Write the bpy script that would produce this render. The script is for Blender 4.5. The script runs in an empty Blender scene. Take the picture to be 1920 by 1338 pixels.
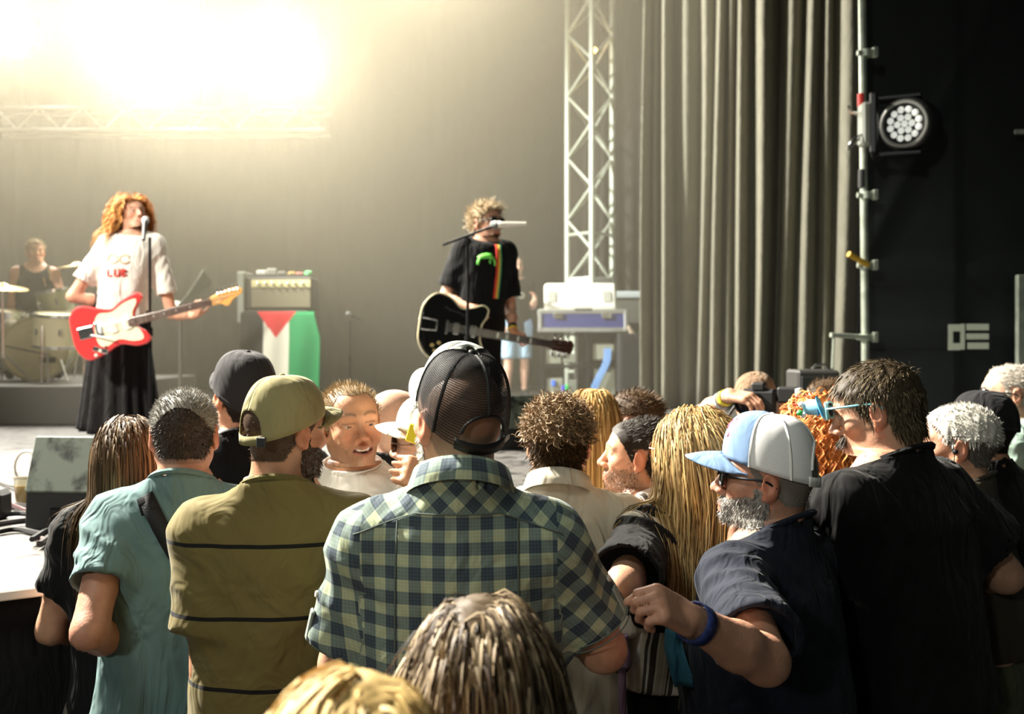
import bpy, math, random
import numpy as np
from mathutils import Vector, Matrix

# ------------------------------------------------------------------ camera, world, lights, exposure
scn = bpy.context.scene
COL = scn.collection
F, CX, HY, CAMZ = 1867.0, 960.0, 643.0, 1.90        # focal length in pixels, horizon row, camera height
cam_d = bpy.data.cameras.new('camera'); cam = bpy.data.objects.new('camera', cam_d); COL.objects.link(cam)
cam.location = (0, 0, CAMZ); cam.rotation_euler = (math.pi/2, 0, 0)
cam_d.sensor_width = 36.0; cam_d.lens = 36.0*F/1920.0
cam_d.shift_y = -(669.0-HY)/1920.0
cam_d.clip_start = .05; cam_d.clip_end = 200
cam_d.dof.use_dof = True; cam_d.dof.focus_distance = 2.25; cam_d.dof.aperture_fstop = 3.6
scn.camera = cam
scn.view_settings.view_transform = 'Standard'; scn.view_settings.look = 'None'
scn.view_settings.exposure = 0.12; scn.view_settings.gamma = 1.0; scn.view_settings.use_curve_mapping = False

world = bpy.data.worlds.new('world'); scn.world = world; world.use_nodes = True
bg = world.node_tree.nodes['Background']
bg.inputs[0].default_value = (0.88, 1.0, 0.86, 1); bg.inputs[1].default_value = 0.03
scn.cycles.volume_bounces = 0
scn.cycles.max_bounces = 6; scn.cycles.transparent_max_bounces = 12
scn.cycles.sample_clamp_indirect = 4.0

def at(px, py, d):
    """the point of the place that stands at depth d behind photograph pixel (px, py)"""
    return np.array([(px-CX)/F*d, d, CAMZ-(py-HY)/F*d])

def spot(name, loc, aim, power, color, size=60, radius=.3, blend=.6):
    l = bpy.data.lights.new(name, 'SPOT'); l.energy = power; l.color = color
    l.spot_size = math.radians(size); l.spot_blend = blend; l.shadow_soft_size = radius
    o = bpy.data.objects.new(name, l); COL.objects.link(o); o.location = loc
    o.rotation_euler = (Vector(aim)-Vector(loc)).to_track_quat('-Z', 'Y').to_euler()
    return o
WARM = (1.0, .93, .76)
STZ = CAMZ-.685                                        # stage deck height
LAMPS = [at(24, 72, 13.0), at(300, 112, 13.0), at(545, 128, 13.0), at(800, -170, 13.2)]
for L_, pw in zip(LAMPS, (480, 860, 660, 2000)):
    spot('stage_lamp_light', (L_[0], L_[1]-.75, L_[2]), (L_[0]*.25, 3.0, 1.0), pw, WARM, 150, .42, .8)
spot('side_truss_light', (-7.0, 6.0, 8.6), (-.1, 2.6, 1.3), 27000, (1.0, .94, .82), 58, .35)
spot('deck_light', (-7.5, 10.5, 6.5), (-2.6, 5.4, 1.2), 4800, (1.0, .94, .82), 46, .4)
spot('stage_wash_light', (-6.5, 8.4, 6.6), (1.9, 10.6, 3.4), 13500, (1.0, .96, .84), 54, .4)
spot('unseen_rear_fill', (-7.5, -12.0, 7.0), (-.7, 2.6, 2.9), 2100, (.95, 1.0, .90), 21, .5, 1.0)  # added unseen fill behind the camera, aimed high so lower backs darken
spot('stage_front_light', (-6.0, 1.0, 6.8), (-2.4, 7.2, 2.1), 5200, (1.0, .95, .84), 30, .4)
spot('unseen_top_fill', (-2.6, -.4, 6.6), (-.5, 2.5, 1.2), 300, (.97, 1.0, .90), 70, .6)  # added unseen overhead fill that grazes the upper backs of the crowd

# ------------------------------------------------------------------ materials
MATS = {}
def rgb(*c):
    """sRGB 0-255 -> linear"""
    return tuple((v/255/12.92 if v/255 <= .04045 else ((v/255+.055)/1.055)**2.4) for v in c)
def nmat(name):
    m = bpy.data.materials.new(name); m.use_nodes = True
    nt = m.node_tree; b = nt.nodes['Principled BSDF']
    return m, nt, b
def mat(name, col, rough=.6, metal=0, bump=0, bscale=40, var=.0, vscale=8, attr=None, sheen=0, emit=0, spec=.5, stretch=(1,1,1), sss=0, coat=0, wrinkle=0):
    if name in MATS: return MATS[name]
    m, nt, b = nmat(name); N = nt.nodes; L = nt.links
    b.inputs['Base Color'].default_value = (*col, 1); b.inputs['Roughness'].default_value = rough
    b.inputs['Metallic'].default_value = metal; b.inputs['Specular IOR Level'].default_value = spec
    if sheen: b.inputs['Sheen Weight'].default_value = sheen
    if coat: b.inputs['Coat Weight'].default_value = coat
    if sss:
        b.inputs['Subsurface Weight'].default_value = sss
        b.inputs['Subsurface Radius'].default_value = (.012, .004, .002); b.inputs['Subsurface Scale'].default_value = 1
    if emit:
        b.inputs['Emission Color'].default_value = (*col, 1); b.inputs['Emission Strength'].default_value = emit
    tc = N.new('ShaderNodeTexCoord'); mp = N.new('ShaderNodeMapping'); mp.inputs['Scale'].default_value = stretch
    L.new(tc.outputs['Object'], mp.inputs[0])
    src = None
    if attr:
        a = N.new('ShaderNodeAttribute'); a.attribute_name = attr; src = a.outputs['Color']
    if var:
        n = N.new('ShaderNodeTexNoise'); n.inputs['Scale'].default_value = vscale; n.inputs['Detail'].default_value = 4
        L.new(mp.outputs[0], n.inputs[0])
        r = N.new('ShaderNodeMapRange'); r.inputs[1].default_value = .3; r.inputs[2].default_value = .7
        r.inputs[3].default_value = 1-var; r.inputs[4].default_value = 1+var; L.new(n.outputs[0], r.inputs[0])
        mx = N.new('ShaderNodeMix'); mx.data_type = 'RGBA'; mx.blend_type = 'MULTIPLY'; mx.inputs[0].default_value = 1
        if src: L.new(src, mx.inputs[6])
        else: mx.inputs[6].default_value = (*col, 1)
        L.new(r.outputs[0], mx.inputs[7]); src = mx.outputs[2]
    if src: L.new(src, b.inputs['Base Color'])
    if bump:
        n2 = N.new('ShaderNodeTexNoise'); n2.inputs['Scale'].default_value = bscale; n2.inputs['Detail'].default_value = 4 if not wrinkle else 2; n2.inputs['Distortion'].default_value = wrinkle
        L.new(mp.outputs[0], n2.inputs[0])
        bp = N.new('ShaderNodeBump'); bp.inputs['Strength'].default_value = bump; bp.inputs['Distance'].default_value = .01 if not wrinkle else .028
        L.new(n2.outputs[0], bp.inputs['Height']); L.new(bp.outputs[0], b.inputs['Normal'])
    MATS[name] = m
    return m
def cloth(name, col, var=.12, bump=.45, rough=.85):
    return mat(name, col, rough, bump=bump*1.5, bscale=8, wrinkle=1.6, var=var, vscale=9, sheen=.05, spec=.2, stretch=(1.6, 1.6, .55))
def metal(name, col, rough=.3): return mat(name, col, rough, metal=1, var=.08, vscale=20)
M_SKIN = mat('skin', (.6, .4, .3), .48, attr='Col', bump=.12, bscale=160, var=.10, vscale=35, sss=.22, spec=.4)
M_HAIR = mat('hair_strands', (.1, .06, .03), .55, attr='Col', spec=.2)
M_BLACK = mat('black_plastic', rgb(24, 24, 25), .5, bump=.1, bscale=200)
M_BLACKMETAL = mat('black_metal', rgb(30, 30, 31), .38, metal=.6)
M_CHROME = metal('chrome', (.8, .8, .78), .18)
M_ALU = metal('aluminium', (.72, .74, .70), .38)
M_WHITE = mat('white_paint', rgb(235, 235, 228), .5)

# ------------------------------------------------------------------ objects
def obj(name, verts, faces, material, parent=None, smooth=True, cols=None, attrs=None):
    me = bpy.data.meshes.new(name)
    verts = np.asarray(verts, dtype=np.float32)
    me.from_pydata(verts.tolist(), [], [tuple(int(i) for i in f) for f in faces] if not isinstance(faces, np.ndarray) else faces.tolist())
    me.update()
    if smooth: me.polygons.foreach_set('use_smooth', np.ones(len(me.polygons), dtype=bool))
    if cols is not None:
        ca = me.color_attributes.new('Col', 'FLOAT_COLOR', 'POINT')
        c = np.ones((len(verts), 4), dtype=np.float32); c[:, :3] = cols
        ca.data.foreach_set('color', c.ravel())
    for k, v in (attrs or {}).items():
        at_ = me.attributes.new(k, 'FLOAT_VECTOR', 'POINT'); at_.data.foreach_set('vector', np.asarray(v, dtype=np.float32).ravel())
    o = bpy.data.objects.new(name, me); COL.objects.link(o)
    if material: me.materials.append(material)
    if parent: o.parent = parent
    return o
def empty(name, loc=(0, 0, 0), rz=0, parent=None):
    o = bpy.data.objects.new(name, None); COL.objects.link(o); o.location = loc; o.rotation_euler = (0, 0, rz)
    o.empty_display_size = .1
    if parent: o.parent = parent
    return o
def tag(o, label, cat, group=None):
    o['label'] = label; o['category'] = cat
    if group: o['group'] = group
    return o
def struct(o, label=None, cat=None):
    o['kind'] = 'structure'
    if label: o['label'] = label
    if cat: o['category'] = cat
    return o

class MB:
    """collects simple shapes into one mesh"""
    def __init__(s): s.v = []; s.f = []; s.c = []
    def add(s, v, f, col=None):
        n = len(s.v); s.v.extend([tuple(map(float, p)) for p in v]); s.f.extend([tuple(int(i)+n for i in q) for q in f])
        s.c.extend([col or (1, 1, 1)]*len(v)); return s
    def box(s, c, h, R=None, bev=0, col=None):
        c = np.array(c, float); h = np.array(h, float)
        if bev <= 0:
            v = np.array([[x, y, z] for x in (-1, 1) for y in (-1, 1) for z in (-1, 1)])*h
            f = [(0, 1, 3, 2), (4, 6, 7, 5), (0, 4, 5, 1), (2, 3, 7, 6), (0, 2, 6, 4), (1, 5, 7, 3)]
        else:
            bev = min(bev, min(h)*.9); v = []; idx = {}
            for x in (-1, 1):
                for y in (-1, 1):
                    for z in (-1, 1):
                        for ax in range(3):
                            sg = np.array([x, y, z], float); p = sg*(h-bev); p[ax] = sg[ax]*h[ax]
                            idx[(x, y, z, ax)] = len(v); v.append(p)
            f = []
            for ax in range(3):
                o1, o2 = [(1, 2), (2, 0), (0, 1)][ax]
                for sgn in (-1, 1):
                    q = []
                    for a, b in ((-1, -1), (1, -1), (1, 1), (-1, 1)):
                        k = [0, 0, 0]; k[ax] = sgn; k[o1] = a; k[o2] = b; q.append(idx[(*k, ax)])
                    f.append(q if sgn > 0 else q[::-1])
                for a in (-1, 1):
                    for b in (-1, 1):
                        k1 = [0, 0, 0]; k2 = [0, 0, 0]; k1[ax] = -1; k2[ax] = 1
                        k1[o1] = k2[o1] = a; k1[o2] = k2[o2] = b
                        f.append((idx[(*k1, o1)], idx[(*k2, o1)], idx[(*k2, o2)], idx[(*k1, o2)]))
            for x in (-1, 1):
                for y in (-1, 1):
                    for z in (-1, 1): f.append(tuple(idx[(x, y, z, a)] for a in range(3)))
            v = np.array(v)
        if R is not None: v = v@np.array(R).T
        return s.add(v+c, f, col)
    def tube(s, pts, r, n=8, cap=True, col=None):
        pts = [np.array(p, float) for p in pts]; rs = r if hasattr(r, '__len__') else [r]*len(pts)
        v = []; f = []; prev = None
        for i, p in enumerate(pts):
            t = pts[min(i+1, len(pts)-1)]-pts[max(i-1, 0)]; t = t/(np.linalg.norm(t)+1e-9)
            if prev is None:
                u = np.cross(t, [0, 0, 1.0]);
                if np.linalg.norm(u) < .1: u = np.cross(t, [1.0, 0, 0])
            else: u = prev-t*np.dot(prev, t)
            u /= np.linalg.norm(u)+1e-9; prev = u; w = np.cross(t, u)
            for k in range(n):
                a = 2*math.pi*k/n; v.append(p+(u*math.cos(a)+w*math.sin(a))*rs[i])
        for i in range(len(pts)-1):
            for k in range(n):
                f.append((i*n+k, i*n+(k+1) % n, (i+1)*n+(k+1) % n, (i+1)*n+k))
        if cap: f.append(tuple(range(n))[::-1]); f.append(tuple((len(pts)-1)*n+k for k in range(n)))
        return s.add(v, f, col)
    def lathe(s, prof, n=24, R=None, c=(0, 0, 0), col=None):
        v = []; f = []
        for (r, z) in prof:
            for k in range(n):
                a = 2*math.pi*k/n; v.append((r*math.cos(a), r*math.sin(a), z))
        for i in range(len(prof)-1):
            for k in range(n): f.append((i*n+k, i*n+(k+1) % n, (i+1)*n+(k+1) % n, (i+1)*n+k))
        v = np.array(v)
        if R is not None: v = v@np.array(R).T
        return s.add(v+np.array(c), f, col)
    def prism(s, poly, t0, t1, R=None, c=(0, 0, 0), bev=0, col=None):
        """poly in local xz, extruded along local y from t0 to t1"""
        n = len(poly); rings = [(t0, 0), (t1, 0)] if not bev else [(t0, bev), (t0+bev*.5, bev*.15), (t0+bev, 0), (t1-bev, 0), (t1-bev*.5, bev*.15), (t1, bev)]
        P = np.array(poly, float); nx = np.roll(P, -1, 0)-np.roll(P, 1, 0)
        nrm = np.stack([nx[:, 1], -nx[:, 0]], 1); nrm /= np.linalg.norm(nrm, axis=1)[:, None]+1e-9
        area = np.sum(P[:, 0]*np.roll(P[:, 1], -1)-np.roll(P[:, 0], -1)*P[:, 1])
        if area < 0: nrm = -nrm
        v = []; f = []
        for (y, ins) in rings:
            q = P-nrm*ins
            v.extend([(a, y, b) for a, b in q])
        for i in range(len(rings)-1):
            for k in range(n): f.append((i*n+k, i*n+(k+1) % n, (i+1)*n+(k+1) % n, (i+1)*n+k))
        f.append(tuple(range(n))[::-1]); f.append(tuple((len(rings)-1)*n+k for k in range(n)))
        v = np.array(v)
        if R is not None: v = v@np.array(R).T
        return s.add(v+np.array(c), f, col)
    def build(s, name, material, parent=None, smooth=False, usecol=False):
        o = obj(name, s.v, s.f, material, parent, smooth, cols=np.array(s.c) if usecol else None)
        if not smooth: return o
        o.data.set_sharp_from_angle(angle=math.radians(40)); return o
def rotz(a): c, s = math.cos(a), math.sin(a); return np.array([[c, -s, 0], [s, c, 0], [0, 0, 1.]])
def rotx(a): c, s = math.cos(a), math.sin(a); return np.array([[1., 0, 0], [0, c, -s], [0, s, c]])
def roty(a): c, s = math.cos(a), math.sin(a); return np.array([[c, 0, s], [0, 1., 0], [-s, 0, c]])
def nrmv(v): v = np.array(v, float); return v/(np.linalg.norm(v)+1e-12)
def smoothpoly(pts, n=6):
    """closed Catmull-Rom through 2-D points"""
    P = np.array(pts, float); out = []
    for i in range(len(P)):
        p0, p1, p2, p3 = P[i-1], P[i], P[(i+1) % len(P)], P[(i+2) % len(P)]
        for k in range(n):
            t = k/n; out.append(.5*(2*p1+(p2-p0)*t+(2*p0-5*p1+4*p2-p3)*t*t+(3*p1-p0-3*p2+p3)*t**3))
    return np.array(out)
def spline(pts, n=8):
    P = np.array(pts, float); P = np.vstack([2*P[0]-P[1], P, 2*P[-1]-P[-2]]); out = []
    for i in range(1, len(P)-2):
        p0, p1, p2, p3 = P[i-1:i+3]
        for k in range(n):
            t = k/n; out.append(.5*(2*p1+(p2-p0)*t+(2*p0-5*p1+4*p2-p3)*t*t+(3*p1-p0-3*p2+p3)*t**3))
    out.append(P[-2]); return np.array(out)

# ------------------------------------------------------------------ sculpting: signed distance fields -> surface nets
class Fr:
    """a frame: origin, rotation (columns = local axes), scale"""
    def __init__(s, o=(0, 0, 0), R=None, sc=1.0): s.o = np.array(o, float); s.R = np.eye(3) if R is None else np.array(R, float); s.s = sc
    def to(s, p): return (np.asarray(p, float)*s.s)@s.R.T+s.o
    def inv(s, P): return ((P-s.o)@s.R)/s.s
ID = Fr()
class Ell:
    def __init__(s, c, r, fr=ID, R=None):
        s.fr = Fr(fr.to(c), fr.R if R is None else fr.R@R, fr.s); s.r = np.array(r, float)*np.ones(3)
        m = max(s.r)*fr.s; s.lo = s.fr.o-m; s.hi = s.fr.o+m
    def d(s, P):
        q = s.fr.inv(P); a = q/s.r; k0 = np.sqrt((a*a).sum(-1)); b = a/s.r; k1 = np.sqrt((b*b).sum(-1))+1e-9
        return k0*(k0-1)/k1*s.fr.s
class Cone:
    def __init__(s, a, b, ra, rb, fr=ID):
        s.a = fr.to(a); s.b = fr.to(b); s.ra = ra*fr.s; s.rb = rb*fr.s
        m = max(s.ra, s.rb); s.lo = np.minimum(s.a, s.b)-m; s.hi = np.maximum(s.a, s.b)+m
    def d(s, P):
        ab = s.b-s.a; t = np.clip(((P-s.a)@ab)/(ab@ab+1e-12), 0, 1)
        q = P-s.a-t[..., None]*ab
        return np.sqrt((q*q).sum(-1))-(s.ra+(s.rb-s.ra)*t)
class RBox:
    def __init__(s, c, h, r, fr=ID, R=None):
        s.fr = Fr(fr.to(c), fr.R if R is None else fr.R@R, fr.s); s.h = np.array(h, float)-r; s.r = r
        m = np.linalg.norm(h)*fr.s; s.lo = s.fr.o-m; s.hi = s.fr.o+m
    def d(s, P):
        q = np.abs(s.fr.inv(P))-s.h; o = np.maximum(q, 0)
        return (np.sqrt((o*o).sum(-1))+np.minimum(q.max(-1), 0)-s.r)*s.fr.s
class Loft:
    """stack of ellipses: z, half width a, half depth b, centre x, centre y"""
    def __init__(s, rows, ease=0, n=2.3):
        r = np.array(rows, float); s.z = r[:, 0]; s.A = r[:, 1]+ease; s.B = r[:, 2]+ease; s.X = r[:, 3]; s.Y = r[:, 4]; s.n = n
        s.lo = np.array([(s.X-s.A).min(), (s.Y-s.B).min(), s.z[0]]); s.hi = np.array([(s.X+s.A).max(), (s.Y+s.B).max(), s.z[-1]])
        zz = np.linspace(s.z[0], s.z[-1], 160)
        k = np.array([1, 2, 3, 2, 1.])/9
        def sm(v):
            w = np.interp(zz, s.z, v); w2 = np.pad(w, 10, mode='edge')
            for _ in range(3): w2 = np.convolve(w2, k, 'same')
            return w2[10:-10]
        s.zz = zz; s.As, s.Bs, s.Xs, s.Ys = map(sm, (s.A, s.B, s.X, s.Y))
    def d(s, P):
        z = P[..., 2]; a = np.interp(z, s.zz, s.As); b = np.interp(z, s.zz, s.Bs)
        x = np.abs(P[..., 0]-np.interp(z, s.zz, s.Xs))/a; y = np.abs(P[..., 1]-np.interp(z, s.zz, s.Ys))/b
        r = (x**s.n+y**s.n)**(1/s.n)
        dd = (r-1)*np.minimum(a, b)
        return np.maximum(dd, np.maximum(s.z[0]-z, z-s.z[-1]))
class Half:
    """keep the side the normal points away from"""
    def __init__(s, p, n): s.p = np.array(p, float); s.n = nrmv(n); s.lo = None
    def d(s, P): return (P-s.p)@s.n
def field(ops, lo, hi, h):
    lo = np.array(lo, float); n = np.ceil((np.array(hi)-lo)/h).astype(int)+1
    ax = [lo[i]+h*np.arange(n[i]) for i in range(3)]
    G = np.full(n, .15, dtype=np.float64)
    for (op, pr, k) in ops:
        if pr.lo is None: sl = [slice(0, m) for m in n]
        else:
            m = k+3.0*h+.004; i0 = np.floor((pr.lo-m-lo)/h).astype(int); i1 = np.ceil((pr.hi+m-lo)/h).astype(int)+1
            i0 = np.maximum(i0, 0); i1 = np.minimum(i1, n)
            if op == '&': i0 = np.zeros(3, int); i1 = n
            if (i1 <= i0).any(): continue
            sl = [slice(a, b) for a, b in zip(i0, i1)]
        P = np.stack(np.meshgrid(*[ax[i][sl[i]] for i in range(3)], indexing='ij'), -1)
        d = pr.d(P); g = G[tuple(sl)]
        G[tuple(sl)] = comb(op, g, d, k)
    return G, lo
def comb(op, g, d, k):
    if op == '+':
        if k > 0: e = np.maximum(k-np.abs(g-d), 0)/k; return np.minimum(g, d)-e*e*k*.25
        return np.minimum(g, d)
    if op == '-': d = -d
    if k > 0: e = np.maximum(k-np.abs(g-d), 0)/k; return np.maximum(g, d)+e*e*k*.25
    return np.maximum(g, d)
def evalp(ops, P):
    g = np.full(len(P), .3)
    for (op, pr, k) in ops: g = comb(op, g, pr.d(P), k)
    return g
def grad(ops, P, e=.003):
    g = np.stack([evalp(ops, P+np.eye(3)[i]*e)-evalp(ops, P-np.eye(3)[i]*e) for i in range(3)], -1)
    return g/(np.linalg.norm(g, axis=1)[:, None]+1e-9)
def nets(G, lo, h):
    S = G < 0; n = np.array(G.shape)
    c = np.zeros(n-1, dtype=np.int8)
    for dx in (0, 1):
        for dy in (0, 1):
            for dz in (0, 1): c += S[dx:n[0]-1+dx, dy:n[1]-1+dy, dz:n[2]-1+dz]
    act = (c > 0) & (c < 8); ii = np.argwhere(act)
    if len(ii) == 0: return np.zeros((0, 3)), np.zeros((0, 4), int)
    idx = -np.ones(n-1, dtype=np.int64); idx[act] = np.arange(len(ii))
    acc = np.zeros((len(ii), 3)); cnt = np.zeros(len(ii))
    cor = [(a, b, d) for a in (0, 1) for b in (0, 1) for d in (0, 1)]
    val = {q: G[ii[:, 0]+q[0], ii[:, 1]+q[1], ii[:, 2]+q[2]] for q in cor}
    for q in cor:
        for axx in range(3):
            if q[axx]: continue
            q2 = list(q); q2[axx] = 1; q2 = tuple(q2); a = val[q]; b = val[q2]
            m = (a < 0) != (b < 0); t = np.where(m, a/np.where(m, a-b, 1), 0)
            p = np.tile(np.array(q, float), (len(ii), 1)); p[:, axx] += t
            acc += p*m[:, None]; cnt += m
    V = lo+(ii+acc/cnt[:, None])*h
    Fs = []
    for axx in range(3):
        o1, o2 = [(1, 2), (2, 0), (0, 1)][axx]
        sl0 = [slice(None)]*3; sl1 = [slice(None)]*3; sl0[axx] = slice(0, -1); sl1[axx] = slice(1, None)
        a = S[tuple(sl0)]; b = S[tuple(sl1)]; e = np.argwhere(a != b)
        ok = (e[:, o1] > 0) & (e[:, o2] > 0) & (e[:, o1] < n[o1]-1) & (e[:, o2] < n[o2]-1); e = e[ok]
        if not len(e): continue
        q = []
        for s1, s2 in ((-1, -1), (0, -1), (0, 0), (-1, 0)):
            k = e.copy(); k[:, o1] += s1; k[:, o2] += s2; q.append(idx[k[:, 0], k[:, 1], k[:, 2]])
        q = np.stack(q, 1); fl = a[e[:, 0], e[:, 1], e[:, 2]]
        q[~fl] = q[~fl][:, ::-1]; Fs.append(q)
    return V, np.vstack(Fs)
def sculpt(ops, lo, hi, h):
    G, l = field(ops, lo, hi, h); V, Q = nets(G, l, h)
    # two projection steps smooth the nets onto the surface
    return V, Q
def relax(V, Q, it=1, lam=.5):
    for _ in range(it):
        acc = np.zeros_like(V); cnt = np.zeros(len(V))
        for a, b in ((0, 1), (1, 2), (2, 3), (3, 0)):
            np.add.at(acc, Q[:, a], V[Q[:, b]]); np.add.at(cnt, Q[:, a], 1)
            np.add.at(acc, Q[:, b], V[Q[:, a]]); np.add.at(cnt, Q[:, b], 1)
        V = V+(acc/np.maximum(cnt, 1)[:, None]-V)*lam
    return V
def vnormals(V, Q):
    n = np.cross(V[Q[:, 2]]-V[Q[:, 0]], V[Q[:, 3]]-V[Q[:, 1]]); o = np.zeros_like(V)
    for k in range(4): np.add.at(o, Q[:, k], n)
    return o/(np.linalg.norm(o, axis=1)[:, None]+1e-12)
def keep(V, Q, mask_faces):
    q = Q[mask_faces]; u, inv = np.unique(q, return_inverse=True)
    return V[u], inv.reshape(q.shape), u
def sines(P, seed, freq, warp=.6, n=5):
    r = np.random.RandomState(seed); out = np.zeros(len(P))
    for i in range(n):
        k = r.normal(size=3)*freq; w = r.normal(size=3)*freq[0]*.5
        out += np.sin(P@k+warp*np.sin(P@w+r.uniform(0, 6))+r.uniform(0, 6))
    return out/n
def ribbons(strands, rad, centre, twist=None):
    """strands (S, K, 3) -> tapered flat locks whose faces look away from the head's axis"""
    S, K, _ = strands.shape
    T = np.gradient(strands, axis=1); T /= np.linalg.norm(T, axis=2, keepdims=True)+1e-9
    O = strands-centre; O[..., 2] = np.clip(O[..., 2], 0, None)
    if twist is not None: O = O+twist[:, None, :]*np.linalg.norm(O, axis=2, keepdims=True)
    U = np.cross(T, O); U /= np.linalg.norm(U, axis=2, keepdims=True)+1e-9
    prof = np.linspace(0, 1, K); tp = (1-.85*prof**3)
    r = (rad if np.ndim(rad) else np.full(S, rad))[:, None]*tp[None]
    V = np.stack([strands-U*r[..., None], strands+U*r[..., None]], 2).reshape(-1, 3)
    base = (np.arange(S)[:, None]*K+np.arange(K-1)[None]).reshape(-1)*2
    Q = np.stack([base, base+1, base+3, base+2], 1)
    return V, Q, np.repeat(np.arange(S), K*2)

# ------------------------------------------------------------------ people: engine
def head_ops(fr, o):
    """skull, jaw, nose, brows, eyes, lips and ears in head space (x right, y forward, z up)"""
    fat = o.get('fat', 1.0); op = []
    A = lambda p, k: op.append(('+', p, k*fr.s)); S = lambda p, k: op.append(('-', p, k*fr.s))
    A(Ell((0, -.018, .032), (.077, .098, .0855), fr), 0)
    A(Ell((0, .033, .040), (.063, .052, .055), fr), .03)
    A(Ell((0, .030, -.022), (.060*fat, .056, .075), fr), .03)
    for s in (-1, 1):
        A(Cone((s*.050*fat, -.006, -.052), (s*.018, .064, -.097), .021*fat, .019, fr), .03)
        A(Ell((s*.044, .056, -.020), (.023*fat, .024, .020), fr), .02)
    A(Ell((0, .070, -.098), (.024, .019, .019), fr), .02)
    A(Cone((0, .086, .018), (0, .109, -.022), .0085, .011, fr), .014)
    A(Ell((0, .112, -.027), (.0125, .012, .0105), fr), .008)
    for s in (-1, 1):
        A(Ell((s*.0135, .099, -.031), (.009, .012, .0085), fr), .006)
        A(Cone((s*.010, .086, .030), (s*.047, .069, .028), .0105, .009, fr), .014)
    for s in (-1, 1): S(Ell((s*.032, .101, .006), (.018, .018, .0125), fr), .012)
    for s in (-1, 1):
        A(Ell((s*.0315, .0745, .006), .0128, fr), .002)
        zc = .0115 if not o.get('squint') else .0085
        A(Cone((s*.018, .084, zc), (s*.046, .075, zc-.001), .0052, .0048, fr), .004)
        A(Cone((s*.019, .083, -.0035 if o.get('squint') else -.006), (s*.045, .074, -.004), .0048, .0045, fr), .005)
    A(Ell((0, .080, -.066), (.031, .018, .026), fr), .02)
    if o.get('smile'):
        S(Ell((0, .099, -.068), (.019, .024, .0105), fr), .004)
        for s in (-1, 1): S(Ell((s*.018, .094, -.0635), (.010, .020, .0055), fr), .004)
        A(Ell((0, .077, -.0625), (.026, .0185, .0085), fr), .001)
        for s in (-1, 1): A(Ell((s*.043, .070, -.040), (.017, .017, .016), fr), .014); A(Cone((s*.021, .090, -.043), (s*.034, .074, -.068), .006, .006, fr), .008)
        A(Cone((-.030, .082, -.052), (0, .100, -.0545), .0042, .0052, fr), .005); A(Cone((.030, .082, -.052), (0, .100, -.0545), .0045, .0055, fr), .006)
        A(Cone((-.028, .080, -.068), (0, .096, -.0815), .0045, .0065, fr), .006); A(Cone((.028, .080, -.068), (0, .096, -.0815), .005, .0065, fr), .006)
    else:
        if o.get('open'): S(Ell((0, .098, -.067), (.014, .02, .010), fr), .004)
        A(Cone((-.021, .089, -.063), (0, .0985, -.0605), .0045, .0055, fr), .006); A(Cone((.021, .089, -.063), (0, .0985, -.0605), .0045, .0055, fr), .006)
        A(Cone((-.019, .088, -.073), (0, .0965, -.074), .005, .0065, fr), .006); A(Cone((.019, .088, -.073), (0, .0965, -.074), .005, .0065, fr), .006)
    for s in (-1, 1):
        R = rotz(s*-.30)@rotx(-.12)
        A(Ell((s*.0815, -.014, -.004), (.0085, .020, .033), fr, R), .008)
        S(Ell((s*.0905, -.009, .001), (.0075, .011, .019), fr, R), .006)
        A(Ell((s*.079, -.006, -.031), (.007, .010, .010), fr, R), .006)
    return op
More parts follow.
